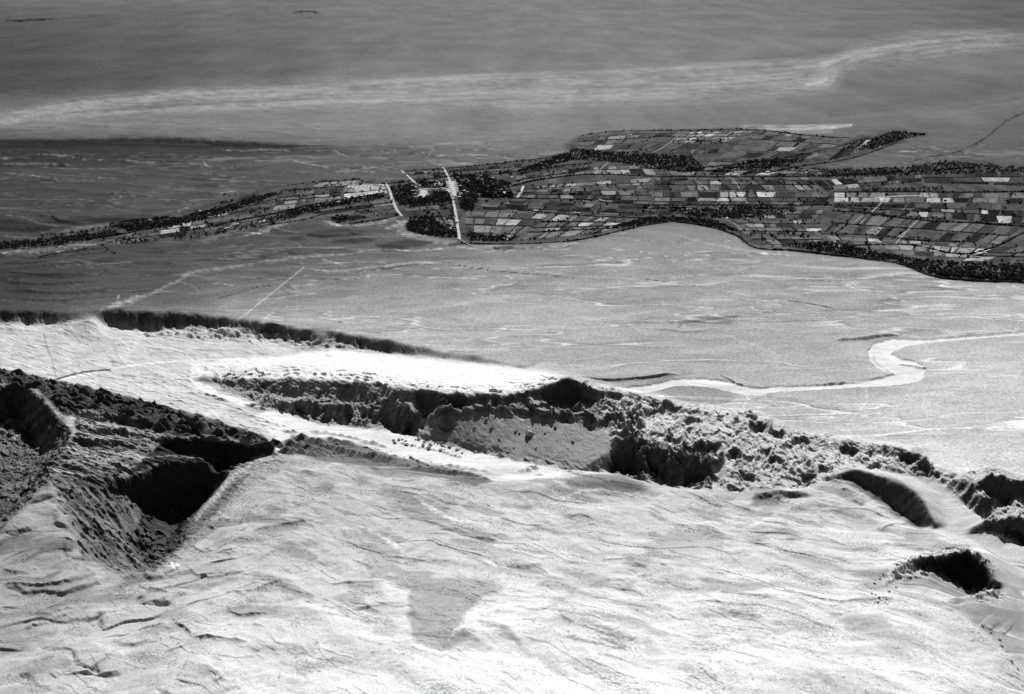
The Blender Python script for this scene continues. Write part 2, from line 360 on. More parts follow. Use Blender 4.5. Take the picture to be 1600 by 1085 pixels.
P_RRIGHT = [(900, 590), (960, 606), (1060, 630), (1175, 642), (1260, 678), (1325, 684), (1435, 705), (1492, 750), (1440, 742), (1380, 734), (1330, 730), (1290, 750), (1250, 764), (1100, 764), (1010, 750), (960, 738), (960, 690), (940, 640)]
P_BLOCK = [(1462, 744), (1500, 742), (1545, 730), (1600, 745), (1900, 800), (1900, 960), (1600, 856), (1560, 836), (1490, 774)]
P_FRONT = [(-270, 960), (0, 835), (76, 758), (125, 866), (190, 896), (240, 896), (300, 850), (380, 770), (440, 735), (460, 712), (600, 733), (740, 754), (850, 748), (900, 735), (1015, 763), (1170, 778), (1300, 745), (1460, 820), (1520, 855), (1400, 890), (1400, 925), (1480, 936), (1640, 1090), (1900, 1320), (1900, 1500), (-270, 1500)]
m_bad = fpoly(P_BAD, 5, 6, 1); m_terr = fpoly(P_TERR, 5, 6, 2); m_bl = fpoly(P_BANKL, 14, 16, 3); m_go = fpoly(P_GORGE, 4, 5, 4); m_br = fpoly(P_BANKR, 9, 8, 5)
m_top = fpoly(P_RTOP, 5, 4, 6); m_face = fpoly(P_RFACE, 4, 6, 7); m_rr = fpoly(P_RRIGHT, 5, 6, 8); m_blk = fpoly(P_BLOCK, 5, 4, 9); m_front = fpoly(P_FRONT, 8, 4, 10)
wx = 14 * fbm(FX / 70, FY / 70, 3, 31); wy = 14 * fbm(FX / 70, FY / 70, 3, 37)

# badland cones (crowded pyramids with rills)
a, b_, idc = worley((S_ + 2.2 * wx) / 58.0, (T_ + 1.6 * wy) / 30.0, 3)
cones = np.clip(1.0 - a / 0.85, 0, 1) * (0.45 + 0.9 * idc)
a2, b2, id2 = worley((S_ + 1.5 * wx) / 26.0, (T_ + 1.5 * wy) / 17.0, 5)
cones2 = np.clip(1 - a2 / 0.8, 0, 1) * (.4 + id2)
bdr = ridged((S_ + 2 * wx) / 60.0, (T_ + 2 * wy) / 44.0, 5, 7)
rill = ridged(FX / 9.0 + .05 * wx, FY / 34.0, 2, 9)
m_pin = fpoly([(955, 690), (1000, 690), (1110, 705), (1112, 764), (1050, 760), (985, 745), (955, 738)], 5, 4, 30); m_floor = fpoly([(222, 795), (305, 804), (292, 842), (262, 872), (240, 892), (205, 860)], 6, 5, 31)
dZ += m_bad * (17 * cones + 9 * cones2 + 15 * bdr - 2.0 * rill - 12)
ca_, sa2 = math.cos(.5), math.sin(.5)
PX, PY = FX * ca_ + FY * sa2 + 1.2 * wx, -FX * sa2 + FY * ca_ + 1.2 * wy
pl1 = plates(PX / 46, PY / 62, 201, 1.3); pl2 = plates(PX / 19, PY / 27, 203, 1.3); pl3 = plates(PX / 8.5, PY / 13, 205, 1.2)
# boulders and fins on the ridge face
rg = ridged((S_ * 0.9 + T_ * 0.35 + wx) / 52.0, (T_ - S_ * 0.3 + wy) / 70.0, 5, 11)
c1, c2, ci = worley((FX + wx) / 34.0, (FY + wy) / 30.0, 15)
blocks = np.clip((c2 - c1) * 2.2, 0, 1) ** 0.6 * (0.5 + 0.8 * ci)
d1, d2, di = worley((FX + wx * .5) / 12.0, (FY + wy * .5) / 11.0, 19)
small = np.clip((d2 - d1) * 2, 0, 1) ** 0.7 * (0.4 + 0.9 * di)
P_APR = [(660, 655), (740, 645), (860, 655), (930, 660), (985, 690), (960, 735), (880, 730), (740, 698), (670, 690)]
m_apr = fpoly(P_APR, 13, 12, 12)
m_bface = m_face * (1 - m_apr) * smooth(585, 612, FV - 0.06 * (FU - 500))
pil = ridged((FX * .9 + FY * .45 + wx) / 46.0, (FY - FX * .3 + wy) / 105.0, 4, 17)
dZ += m_bface * (8 * pil + 3 * rg + 3.4 * pl1 + 1.8 * pl2 + .7 * pl3 - 6 + smooth(612, 640, FV) * (4 * pl1 + 2 * pl2))
dZ += m_apr * (2.2 * fbm(FX / 45 + .05 * wx, FY / 60, 4, 34) + 1.1 * ridged(FX / 14.0 + 0.03 * wx + FY / 60, FY / 70.0, 4, 21)+ .5 * pl3)
# chaotic right part of the ridge
rr = ridged((FX + wx * 2.5) / 105.0, (FY + wy * 2.5) / 80.0, 5, 25, .55)
rib = ridged((FX * .8 - FY * .6 + 2 * wx) / 30.0, (FX * .6 + FY * .8 + 2 * wy) / 95.0, 4, 27)
pit = smooth(.2, .42, fbm((FX + wx) / 60.0, (FY + wy) / 55.0, 3, 29))
m_rr2 = m_rr * (1 - .8 * fpoly([(945, 622), (1000, 634), (1070, 650), (1130, 662), (1100, 650), (1040, 640), (970, 622)], 4, 2))
rib2 = ridged((FX * .8 - FY * .6 + 2 * wx) / 13.0, (FX * .6 + FY * .8 + 2 * wy) / 42.0, 3, 28)
W3 = 26 * fbm(FX / 110, FY / 110, 3, 36); W4 = 26 * fbm(FX / 110, FY / 110, 3, 38)
sp1 = ridged((S_ + W3) / 88.0 + T_ / 900, (T_ + W4) / 330.0, 3, 261, .4); sp2 = ridged((S_ + W3) / 34.0 + T_ / 160, (T_ + W4) / 130.0, 3, 263, .45); sp3 = ridged((S_ + .6 * W3) / 13.0 + T_ / 50, (T_ + W4) / 60.0, 2, 265)
dZ += m_rr2 * (16 * sp1 + 9 * sp2 + 2.6 * sp3 + 5 * rr - 6 * pit + 1.4 * pl2 + .6 * pl3 - 12)
dZ += m_bface * (5 * sp2 + 2 * sp3 - 3)
for u, v, a, b, h in ((1050, 688, 15, 8, 20), (1100, 700, 20, 9, 22), (1148, 712, 11, 10, 20), (985, 682, 18, 7, 14), (1020, 645, 22, 6, 12), (1050, 636, 16, 7, 16), (1085, 660, 14, 5, 10), (1185, 668, 16, 9, 20), (1215, 678, 13, 8, 18), (1250, 690, 16, 8, 18), (1170, 745, 16, 7, 14), (1215, 720, 14, 6, 12),
                      (1325, 702, 16, 8, 18), (1290, 735, 14, 6, 12), (1365, 728, 12, 6, 12), (1420, 716, 16, 8, 20), (1445, 730, 14, 9, 20), (1150, 765, 14, 5, 8), (1110, 748, 14, 7, 14), (1265, 745, 12, 5, 10), (925, 612, 14, 6, 12), (960, 620, 14, 5, 10), (700, 665, 14, 10, 10), (560, 640, 8, 8, 10), (510, 640, 8, 7, 10)):
    mm = (np.abs(FU - u) < a * 2.5) & (np.abs(FV - v) < b * 3)
    rr_ = np.hypot((FU[mm] - u) / a, (FV[mm] - v) / b) + .45 * fbm(FU[mm] / 9, FV[mm] / 6, 3, 295)
    dZ[mm] -= h * smooth(1.15, .55, rr_) * (.6 + .4 * smooth(b, -b, FV[mm] - v))
dZ += m_pin * (9 * pl1 + 6 * pl2 + 2 * pl3 + 9 * pil - 5)
m_hol = fpoly([(1385, 912), (1400, 880), (1450, 860), (1512, 848), (1550, 880), (1572, 938), (1530, 944), (1470, 900)], 5, 5, 34)
dZ += m_hol * (3.2 * pl2 + 1.6 * pl3 + 4 * ridged(FX / 24 + .04 * wx, FY / 70, 3, 291) - 2)
dZ += m_floor * (3 * pl1 + 3 * pl2 + 1.5 * pl3)
dZ += m_blk * (10 * sp1 + 8 * sp2 + 2.4 * sp3 + 4 * rr + 1.6 * pl2 + .6 * pl3 - 9)
lipm = m_top * smooth(22, 4, np.abs(FV - np.interp(FU, [340, 470, 560, 650, 740, 790, 830, 885], [590, 590, 594, 609, 617, 616, 608, 590])))
dZ += lipm * (-7 * ridged(FX / 42 + .03 * wx, FY / 120, 4, 94) + 3 * pl2 + pl3)
# roof of the ridge: nearly smooth, faint joints
dZ += m_top * (1.2 * fbm(S_ / 60, T_ / 25, 4, 33) - 1.0 * np.clip(1 - np.abs(perlin((S_ + T_) / 90.0, (T_ - S_) / 260.0, 35)) * 14, 0, 1) + .5 * pl2)
# terraces, gorge, banks
st = ridged((S_ + 2 * wx) / 190.0, (T_ + 1.5 * wy) / 26.0, 4, 41)
dZ += m_terr * (1 - m_bad) * (6 * st + 1.6 * pl2 + .6 * pl3 - 4)
LA = FX * .62 - FY * .78; LB = FX * .78 + FY * .62
bl = ridged((LA + 2 * wx) / 210.0, (LB + .45 * wy) / 21.0, 4, 43)
dZ += m_bl * (1 - m_terr) * (9 * bl + 9 * ridged((LA + wx) / 90, (LB + wy) / 60, 3, 44) + 1.2 * pl2 + .5 * pl3 - 9)
dZ += m_go * (7 * ridged((FX + wx) / 45.0, (FY + wy) / 60.0, 5, 45) + 6 * ridged(FX / 16 + .05 * wx, FY / 60, 3, 46) + 3 * pl1 + 1.6 * pl2 - 7) * (1 - m_bad)
dZ += m_br * (2.6 * ridged((FX * 0.85 + FY * 0.5 + wx * .5) / 22.0, (FY * 0.85 - FX * 0.5 + wy) / 130.0, 3, 47) + .5 * pl3 - 1)
# near hill: long low swells along the beds
m_f2 = m_front * (1 - m_br) * (1 - m_bl)
sb = math.radians(28.0); kl = smooth(520, 250, FU + .3 * (FV - 900))
SL, TL = FX * math.cos(sb) + FY * math.sin(sb), -FX * math.sin(sb) + FY * math.cos(sb)
W1 = 60 * fbm(FX / 240, FY / 240, 3, 48); W2 = 45 * fbm(FX / 200, FY / 200, 3, 49)
def hillnoise(f, a, b, o, sd): return f((S_ + W1) / a, (T_ + W2) / b, o, sd) * (1 - kl) + f((SL + W1) / a, (TL + W2) / b, o, sd + 1) * kl
sw = fbm((S_ + W1) / 230, (T_ + W2) / 150, 4, 51, .42) * (1 - kl) + fbm((SL + W1) / 230, (TL + W2) / 140, 4, 52, .42) * kl; sr = hillnoise(ridged, 150.0, 75.0, 4, 53)
patch = smooth(-0.15, 0.4, fbm(FX / 260, FY / 260, 3, 55))
hm1, hm2, hmi = worley((FX + 2 * W1) / 120, (FY + 2 * W2) / 110, 58)
hum = smooth(.46, .30, hm1 + .10 * fbm(FX / 25, FY / 25, 3, 59)) * (hmi > .5) * hmi
dZ += m_f2 * (17 * sw + 3.5 * sr * patch + 7.5 * hum * (.1 + .9 * kl) + .8 * hillnoise(ridged, 50, 34, 3, 56) * patch + 1.0 * fbm(FX / 16, FY / 16, 4, 57))
qt = T_ / 95 + 1.5 * fbm((S_ + W1) / 330, (T_ + W2) / 260, 4, 95, .45); ql = TL / 95 + 1.6 * fbm((SL + W1) / 300, (TL + W2) / 240, 4, 96, .45)
smask = smooth(-.12, .22, fbm(FX / 170, FY / 150, 3, 97))
dZ += m_f2 * smask * (2.3 * stepf(qt) * (1 - kl) * (1 - .6 * smooth(960, 1060, FV)) + 4.8 * stepf(ql) * kl)
qs = (T_ + .3 * S_) / 37 + 1.6 * fbm((S_ + W1) / 90, (T_ + W2) / 70, 4, 98, .5)
dZ += m_f2 * smooth(-.05, .25, fbm(FX / 110, FY / 90, 3, 99)) * 1.3 * stepf(qs)
# scarplets of the valley floor and dunes against the scarp
m_val = fpoly([(-270, 500), (150, 495), (430, 520), (520, 530), (440, 556), (330, 566), (300, 600), (440, 660), (430, 690), (300, 646), (120, 602), (-270, 565)], 6, 5, 13)
dZ += m_val * (2.2 * stepf((T_ + wy) / 34 + 1.4 * fbm(S_ / 120, T_ / 70, 3, 283)) * smooth(-.05, .3, fbm(FX / 90, FY / 70, 3, 287)) + 2.0 * fbm(S_ / 45, T_ / 22, 5, 61) + 2.2 * smooth(0.45, 0.9, ridged((S_ + wx) / 120, (T_ + wy) / 26, 3, 63)))
m_talus = fpoly([(270, 512), (330, 512), (420, 518), (520, 528), (600, 548), (520, 548), (400, 536), (300, 532), (200, 524)], 5, 6, 14)
dZ += m_talus * (8 * cones2 * (0.3 + id2) + 5 * ridged(S_ / 60, T_ / 30, 3, 65) - 4)
m_plainF = 1 - np.clip(m_bad + m_terr + m_bl + m_go + m_br + m_top + m_face + m_rr + m_blk + m_front + m_val, 0, 1)
qs1 = T_ / 15 + .9 * fbm((S_ + wx) / 150, (T_ + wy) / 90, 3, 271); str1 = perlin(S_ / 240, qs1, 273) + .5 * perlin(S_ / 160, qs1 * 2.3, 274)
qs2 = LB / 12 + .8 * fbm(LA / 120, LB / 90, 3, 275); str2 = perlin(LA / 190, qs2, 276) + .5 * perlin(LA / 120, qs2 * 2.2, 277)
m_t2 = m_terr * (1 - m_bad)
dZ += 3.2 * m_t2 * smooth(-.2, .25, str1) + 3.0 * m_bl * (1 - m_terr) * smooth(-.2, .25, str2) + 2.4 * m_go * smooth(-.2, .25, str1)
# layered rock: harder beds stand out as small steps
bed = (Z[FR:] + dZ + .12 * S_ + 3 * fbm(FX / 60, FY / 60, 3, 90)) / 6.5
saw = bed - np.floor(bed); saw = smooth(.0, .45, saw) - saw
dZ += 2.6 * saw * np.clip(m_face * (1 - m_apr) + m_rr + m_blk + m_terr + m_bl + m_go, 0, 1)
tb_ = ridged((S_ + 1.2 * wx) / 260, (T_ + wy) / 15.0, 3, 92)
dZ += 4 * tb_ * m_terr * (1 - m_bad)
# scarp gullies
GRD = np.abs(np.gradient(Z[FR:], axis=0)) / np.maximum(np.abs(np.gradient(FY, axis=0)), 1e-3)
m_sc = np.clip(smooth(0.35, 0.9, np.abs(np.gradient(Z[FR:], axis=0)) / np.maximum(np.abs(np.gradient(FY, axis=0)), 1e-3)), 0, 1) * 1.0
m_sc = blur(m_sc, 2, 1)
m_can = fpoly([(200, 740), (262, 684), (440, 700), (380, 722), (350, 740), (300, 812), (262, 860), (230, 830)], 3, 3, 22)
dZ += m_sc * np.clip(1 - m_face - m_rr - m_blk, 0, 1) * (1 - .3 * (FU > 1180)) * (2.4 * pl2 + 1.2 * pl3 + 9 * ridged(FX / 34.0 + 0.03 * wx, FY / 130.0, 4, 67) + 5 * ridged(FX / 13.0 + 0.03 * wx, FY / 50.0, 3, 68) - 7)

# explicit rows of small fins: (polyline, spacing, height, half width)
def fins(pts, n, h, rx, ry, seed=0):
    global dZ
    rs = random.Random(seed); P = dense(pts, 2.0)
    for i in range(n):
        k = min(len(P) - 1, int((i + 0.5 + rs.uniform(-.25, .25)) / n * len(P)))
        u, v = P[k][0], P[k][1] + rs.uniform(-1.5, 1.5); z0 = -56
        x, y = plan(u, v, z0); x = float(x); y = float(y)
        a = rx * rs.uniform(.75, 1.35); b = ry * rs.uniform(.8, 1.3); hh = h * rs.uniform(.7, 1.25)
        m = (np.abs(FX - x) < a * 1.6) & (np.abs(FY - y) < b * 1.6)
        if not m.any(): continue
        dx = (FX[m] - x); dy = (FY[m] - y)
        s = (dx * SX + dy * SY) / a; t = (-dx * SY + dy * SX) / b
        rad = np.hypot(s, t) + 0.05 * np.cos(9 * np.arctan2(t, s) + i)
        add = hh * np.clip(1 - rad, 0, 1)
        dZ[m] = np.maximum(dZ[m], add + 0.0 * dZ[m]) if True else 0
dZ += fpoly([(440, 700), (470, 680), (560, 694), (740, 738), (770, 752), (600, 726), (500, 716)], 4, 3, 33) * (3 * pl2 + 1.5 * pl3)
fins([(452, 690), (480, 698), (505, 706), (500, 690), (470, 682)], 9, 17, 30, 22, 1)
fins([(440, 705), (470, 712), (505, 714)], 5, 16, 30, 20, 2)
fins([(510, 698), (540, 706), (580, 712), (612, 720)], 13, 15, 16, 22, 3)
fins([(615, 724), (660, 732), (700, 740), (735, 744)], 13, 11, 16, 18, 4)
fins([(490, 672), (530, 680), (570, 688), (600, 697)], 9, 7, 22, 12, 5)
fins([(500, 683), (520, 686), (545, 692)], 4, 9, 30, 14, 6)
fins([(700, 728), (740, 733), (760, 737)], 5, 6, 18, 12, 7)
fins([(728, 748), (765, 752)], 4, 7, 20, 12, 8)
fins([(815, 735), (835, 730), (845, 742)], 5, 8, 16, 12, 9)
fins([(414, 658), (445, 664)], 4, 5, 16, 8, 10)
fins([(446, 672), (462, 674)], 2, 7, 18, 9, 11)
fins([(385, 632), (400, 636), (412, 640)], 4, 7, 22, 9, 12)
fins([(300, 614), (325, 618), (348, 624)], 5, 7, 24, 9, 13)
fins([(630, 690), (660, 697), (690, 702), (720, 712)], 16, 6, 9, 8, 14)

# ledges: the ground steps down towards the viewer along these lines (h metres), dying out behind
def ledge(pts, h, w=16.0, side=-1, wig=1.5, seed=0):
    global dZ
    pts = curve([(p[0], p[1]) for p in pts], 5)
    m, d, s, par = seg_dist(pts, w * 3, FU, FV, 1.6, wig * 2.2, wig * 1.6, 15, 9, seed)
    e = np.clip(np.minimum(par, 1 - par) * 5, 0, 1)
    g = np.where(s * 1.0 == side, np.exp(-d / w), np.exp(-d / 2.6))
    nz = np.clip(.85 + 1.0 * fbm(FU[m] / 34.0, FV[m] / 50.0, 2, seed + 40), 0.3, 1.3)
    dZ[m] += .85 * h * e * g * nz
LED = [
 ([(200, 905), (235, 925), (270, 930), (310, 925)], 5), ([(345, 928), (400, 922), (455, 905)], 6), ([(352, 948), (370, 962), (400, 965), (440, 955)], 6),
 ([(290, 880), (310, 900), (350, 902), (395, 880)], 6), ([(395, 880), (420, 868), (440, 850)], 4), ([(300, 850), (315, 862), (340, 858)], 5), ([(340, 862), (360, 866), (375, 853)], 5),
 ([(300, 1003), (340, 1005), (390, 1008)], 6), ([(447, 1020), (465, 1027), (484, 1020)], 6), ([(275, 975), (295, 990), (300, 1003)], 5), ([(395, 978), (412, 984)], 4), ([(500, 945), (522, 948)], 4),
 ([(450, 938), (480, 930)], 4), ([(10, 992), (60, 978), (110, 962), (150, 945)], 7), ([(68, 1016), (90, 1008), (115, 998)], 6), ([(50, 1043), (70, 1035), (90, 1030)], 5), ([(120, 1055), (150, 1045), (185, 1018)], 6),
 ([(140, 975), (175, 965)], 4), ([(85, 1058), (97, 1052)], 3), ([(0, 912), (60, 920), (120, 912), (165, 895)], 7), ([(0, 890), (40, 892), (60, 885)], 5), ([(85, 858), (110, 862), (120, 850)], 5), ([(335, 1072), (355, 1060)], 4),
 ([(740, 875), (800, 885), (850, 880)], 3), ([(620, 800), (680, 822), (740, 838), (800, 850), (860, 862)], 4), ([(640, 835), (700, 855), (790, 862)], 3), ([(500, 760), (560, 782), (620, 800)], 3),
 ([(850, 915), (900, 922), (960, 925)], 2.5), ([(860, 960), (920, 985), (985, 1000)], 4), ([(740, 960), (790, 985), (810, 1005)], 3), ([(900, 1000), (950, 1008), (985, 1012)], 4),
 ([(1075, 820), (1130, 835), (1135, 850), (1090, 862), (1010, 862)], 4), ([(905, 915), (960, 905), (1010, 925)], 3), ([(1040, 768), (1010, 790), (960, 795), (900, 785), (870, 780)], 4),
 ([(1115, 775), (1150, 790), (1185, 800)], 4), ([(1190, 802), (1220, 812), (1250, 825)], 3.5), ([(1280, 745), (1310, 757), (1345, 765)], 4), ([(1310, 765), (1345, 775)], 5), ([(1330, 783), (1348, 792)], 6), ([(1365, 790), (1400, 803), (1425, 818)], 5),
 ([(1375, 830), (1395, 820), (1420, 815)], 6), ([(1340, 820), (1370, 825), (1380, 822)], 3), ([(1120, 925), (1160, 930), (1210, 935)], 3), ([(1125, 958), (1160, 965), (1195, 968)], 3), ([(1170, 805), (1190, 815), (1170, 830)], 3),
 ([(1060, 785), (1110, 800), (1170, 812), (1250, 830), (1310, 850)], 2.5), ([(1065, 878), (1150, 900), (1230, 925), (1320, 940), (1370, 942)], 3), ([(1180, 925), (1260, 950)], 2), ([(1440, 868), (1470, 850), (1490, 848)], 3),
 ([(1500, 1000), (1545, 1010), (1580, 1035)], 3), ([(1530, 975), (1550, 985)], 7), ([(1560, 985), (1572, 990)], 4), ([(1575, 885), (1600, 888), (1640, 895)], 7),
 ([(560, 740), (620, 760), (700, 775), (760, 790)], 3), ([(470, 735), (520, 745), (560, 748)], 3), ([(600, 868), (560, 880), (590, 890)], 3), ([(520, 905), (560, 915), (600, 925)], 2), ([(470, 830), (520, 850), (540, 870)], 2),
 ([(300, 870), (360, 840), (400, 815)], 4), ([(330, 845), (380, 815), (440, 800)], 3), ([(380, 835), (430, 822), (480, 812)], 4), ([(330, 828), (350, 812)], 5), ([(420, 770), (470, 775), (520, 790)], 3),
 ([(180, 557), (198, 559)], 4), ([(175, 569), (188, 566), (198, 573)], 6), ([(158, 557), (240, 563)], 2), ([(280, 548), (330, 547), (400, 550), (440, 553)], 2.5), ([(350, 557), (400, 553), (450, 558)], 2.5), ([(470, 566), (490, 566)], 3), ([(508, 554), (525, 559)], 4),
 ([(60, 545), (100, 550), (140, 552)], 2.5), ([(190, 586), (215, 590)], 3), ([(240, 590), (262, 588)], 3), ([(205, 594), (250, 602)], 3), ([(142, 570), (170, 578)], 3), ([(280, 600), (310, 612)], 3), ([(395, 500), (420, 508), (440, 510)], 2),
 ([(342, 520), (360, 524), (380, 524)], 6), ([(275, 524), (290, 526)], 3), ([(0, 512), (40, 518), (60, 515)], 5), ([(90, 512), (130, 525), (180, 530)], 6),
 ([(345, 586), (400, 576), (420, 573)], 4), ([(430, 572), (470, 570), (500, 575)], 3)]
for i, (p, h) in enumerate(LED): ledge(p, h, seed=i * 3)
# small knolls
for u, v, a, b, h in ((400, 950, 26, 12, 5), (465, 1014, 16, 7, 4), (330, 1000, 40, 16, 6), (300, 965, 14, 9, 5), (290, 870, 18, 8, 4), (350, 855, 14, 7, 4), (330, 1050, 30, 14, 6), (590, 885, 26, 14, 4), (960, 755, 55, 12, 7), (860, 768, 35, 9, 5), (1070, 838, 50, 16, 4), (1040, 905, 60, 16, 5), (1210, 780, 20, 7, 5),
                      (355, 518, 14, 4, 7), (480, 517, 10, 4, 6), (420, 508, 22, 4, 5), (310, 516, 16, 5, 5), (380, 530, 20, 5, 4), (500, 525, 14, 4, 6)):
    m = (np.abs(FU - u) < a * 3) & (np.abs(FV - v) < b * 3)
    dZ[m] += h * np.exp(-(((FU[m] - u) / a) ** 2 + ((FV[m] - v) / b) ** 2))

Z[FR:] += dZ * smooth(462, 476, V1[FR:])[:, None]

# relief of the plain (rows with z close to 0)
far_fade = smooth(60, 210, GV)
pm = np.ones_like(Z); pm[FR:] = m_plainF
OAS = [(170, 352), (250, 345), (300, 330), (340, 312), (430, 292), (520, 284), (560, 280), (640, 280), (632, 266), (700, 262), (760, 258), (830, 250), (890, 238), (880, 228), (905, 214), (960, 206), (1060, 204), (1180, 202), (1260, 212), (1330, 216), (1400, 203), (1452, 210), (1420, 220), (1350, 242), (1290, 264),
       (1400, 262), (1430, 258), (1480, 252), (1510, 250), (1600, 258), (1880, 262), (1880, 445), (1600, 443), (1500, 437), (1450, 430), (1400, 412), (1300, 399), (1240, 392), (1175, 388), (1150, 368), (1100, 352), (1050, 346), (1000, 354), (940, 368), (880, 378), (800, 382), (735, 378), (700, 372), (650, 366), (632, 356), (640, 342), (600, 340), (540, 352), (515, 342), (480, 338), (420, 352), (340, 368), (250, 380), (200, 384), (120, 372), (0, 392), (-270, 410), (-270, 380), (0, 378), (100, 370)]
m_oas = poly_mask(OAS, 5, GU, GV)
lf = smooth(900, 250, GU)                                 # the left of the plain is more dissected
g1 = ridged((GX + 40 * fbm(GX / 300, GY / 300, 2, 71)) / 520.0, (GY + 60 * fbm(GX / 500, GY / 500, 2, 73)) / 240.0, 4, 75)
plz = (5.5 + 9 * lf * smooth(470, 380, GV)) * (g1 - 0.4) + 3.0 * fbm(GX / 420, GY / 150, 4, 77)
Z += plz * pm * (1 - m_oas) * smooth(-40, 150, GV) * smooth(0, 30, np.abs(GV * 0 + 30))
def pledge(pts, h, w=9.0, side=-1, seed=0, wig=1.2):
    """like ledge, for the plain"""
    pts = curve(pts, 5)
    m, d, s, par = seg_dist(pts, w * 3, GU, GV, 2.0, wig, wig, 18, 6, seed)
    e = np.clip(np.minimum(par, 1 - par) * 6, 0, 1)
    Z[m] += h * e * np.where(s == side, np.exp(-d / w), np.exp(-d / 1.5)) * (1 - m_oas[m])
PL = [([(0, 222), (80, 223), (160, 220), (240, 218), (330, 221), (400, 224), (450, 228)], 14, 22), ([(20, 250), (100, 246), (165, 252)], 14, 6), ([(0, 262), (60, 258), (120, 262)], 14, 6), ([(170, 240), (230, 246), (330, 250)], 10, 5), ([(540, 238), (580, 236), (610, 233)], 14, 5), ([(620, 240), (650, 237), (680, 234)], 16, 5), ([(660, 254), (700, 252), (740, 245)], 14, 5),
 ([(0, 345), (60, 338), (100, 347), (150, 352)], 12, 6), ([(0, 362), (60, 358), (90, 350)], 10, 6), ([(470, 366), (520, 370), (570, 364)], 12, 9), ([(500, 378), (540, 380), (590, 376)], 10, 7), ([(580, 384), (620, 386), (670, 382)], 10, 7), ([(450, 372), (480, 374), (500, 372)], 8, 6), ([(770, 388), (790, 390), (805, 386)], 10, 4),
 ([(0, 425), (80, 432), (150, 428)], 9, 10), ([(0, 440), (70, 445), (160, 440)], 10, 9), ([(0, 455), (100, 458), (200, 450)], 9, 8), ([(20, 468), (120, 470)], 7, 7), ([(300, 468), (340, 460), (400, 448), (430, 446)], 5, 6), ([(330, 430), (380, 436), (420, 434)], 5, 5),
 ([(590, 418), (600, 420)], 6, 3), ([(700, 413), (720, 415), (780, 422)], 4, 4), ([(1250, 472), (1290, 480), (1310, 484)], 4, 4), ([(1310, 418), (1340, 415)], 4, 4), ([(800, 390), (840, 387)], 5, 4), ([(680, 434), (720, 440)], 3, 4),
 ([(1010, 500), (1060, 505), (1120, 498), (1180, 490)], 4, 8), ([(1020, 515), (1080, 520), (1140, 510)], 3.5, 8), ([(820, 455), (900, 460), (980, 450)], 3, 8), ([(1200, 505), (1260, 500), (1300, 505)], 3, 7),
 ([(1300, 531), (1340, 530), (1370, 525), (1410, 524)], 9, 7), ([(1400, 569), (1430, 572), (1450, 577)], 6, 4), ([(1130, 588), (1150, 600), (1172, 604)], 6, 6), ([(1270, 602), (1320, 598), (1350, 597)], 5, 5), ([(900, 592), (960, 595), (1040, 588), (1070, 586)], 9, 10), ([(640, 255), (600, 258)], 6, 4), ([(1345, 500), (1380, 505)], 2, 4), ([(500, 425), (470, 418), (430, 414)], 3, 4)]
BU, BV = fan(GX, GY, Z)
for i, (p, h, w) in enumerate(PL): pledge(p, h, w, seed=200 + i)
# dry river bed, cut 4 m into the plain
RIV = [(1900, 500, 9), (1700, 512, 8), (1600, 520, 6), (1500, 528, 5), (1440, 533, 7), (1405, 536, 16), (1378, 545, 27), (1376, 557, 29), (1396, 571, 30), (1424, 580, 34), (1416, 588, 24), (1380, 596, 15), (1330, 601, 9), (1270, 605, 8), (1210, 608, 9), (1180, 611, 13), (1150, 606, 16), (1110, 598, 14), (1060, 597, 12), (1020, 605, 12), (980, 610, 12), (940, 606, 8), (900, 600, 6)]
rc = curve(RIV, 6)
wmap = np.interp(np.linspace(0, 1, 400), np.linspace(0, 1, len(rc)), [p[2] for p in rc])
def river_sd(U, V):
    m, d, s, par = seg_dist([(p[0], p[1]) for p in rc], 40, U, V, 1.35)
    o = np.full(U.shape, 99.0); 
    seg = np.cumsum([0] + [math.hypot(b[0] - a[0], (b[1] - a[1]) * 1.35) for a, b in zip(rc[:-1], rc[1:])]); seg /= seg[-1]
    wd = np.interp(par, seg, [p[2] for p in rc])
    o[m] = d - wd * 0.62; return o
rsd = river_sd(BU + 3 * fbm(GU / 14, GV / 8, 2, 81), BV + 1.6 * fbm(GU / 11, GV / 5, 3, 83))
beh = np.ones_like(Z); beh[FR:] = 1 - np.clip(m_rr + m_blk + m_face + m_top, 0, 1)
rmask = smooth(1.5, -1.5, rsd) * beh
Z -= 4.5 * rmask
BU, BV = fan(GX, GY, Z)

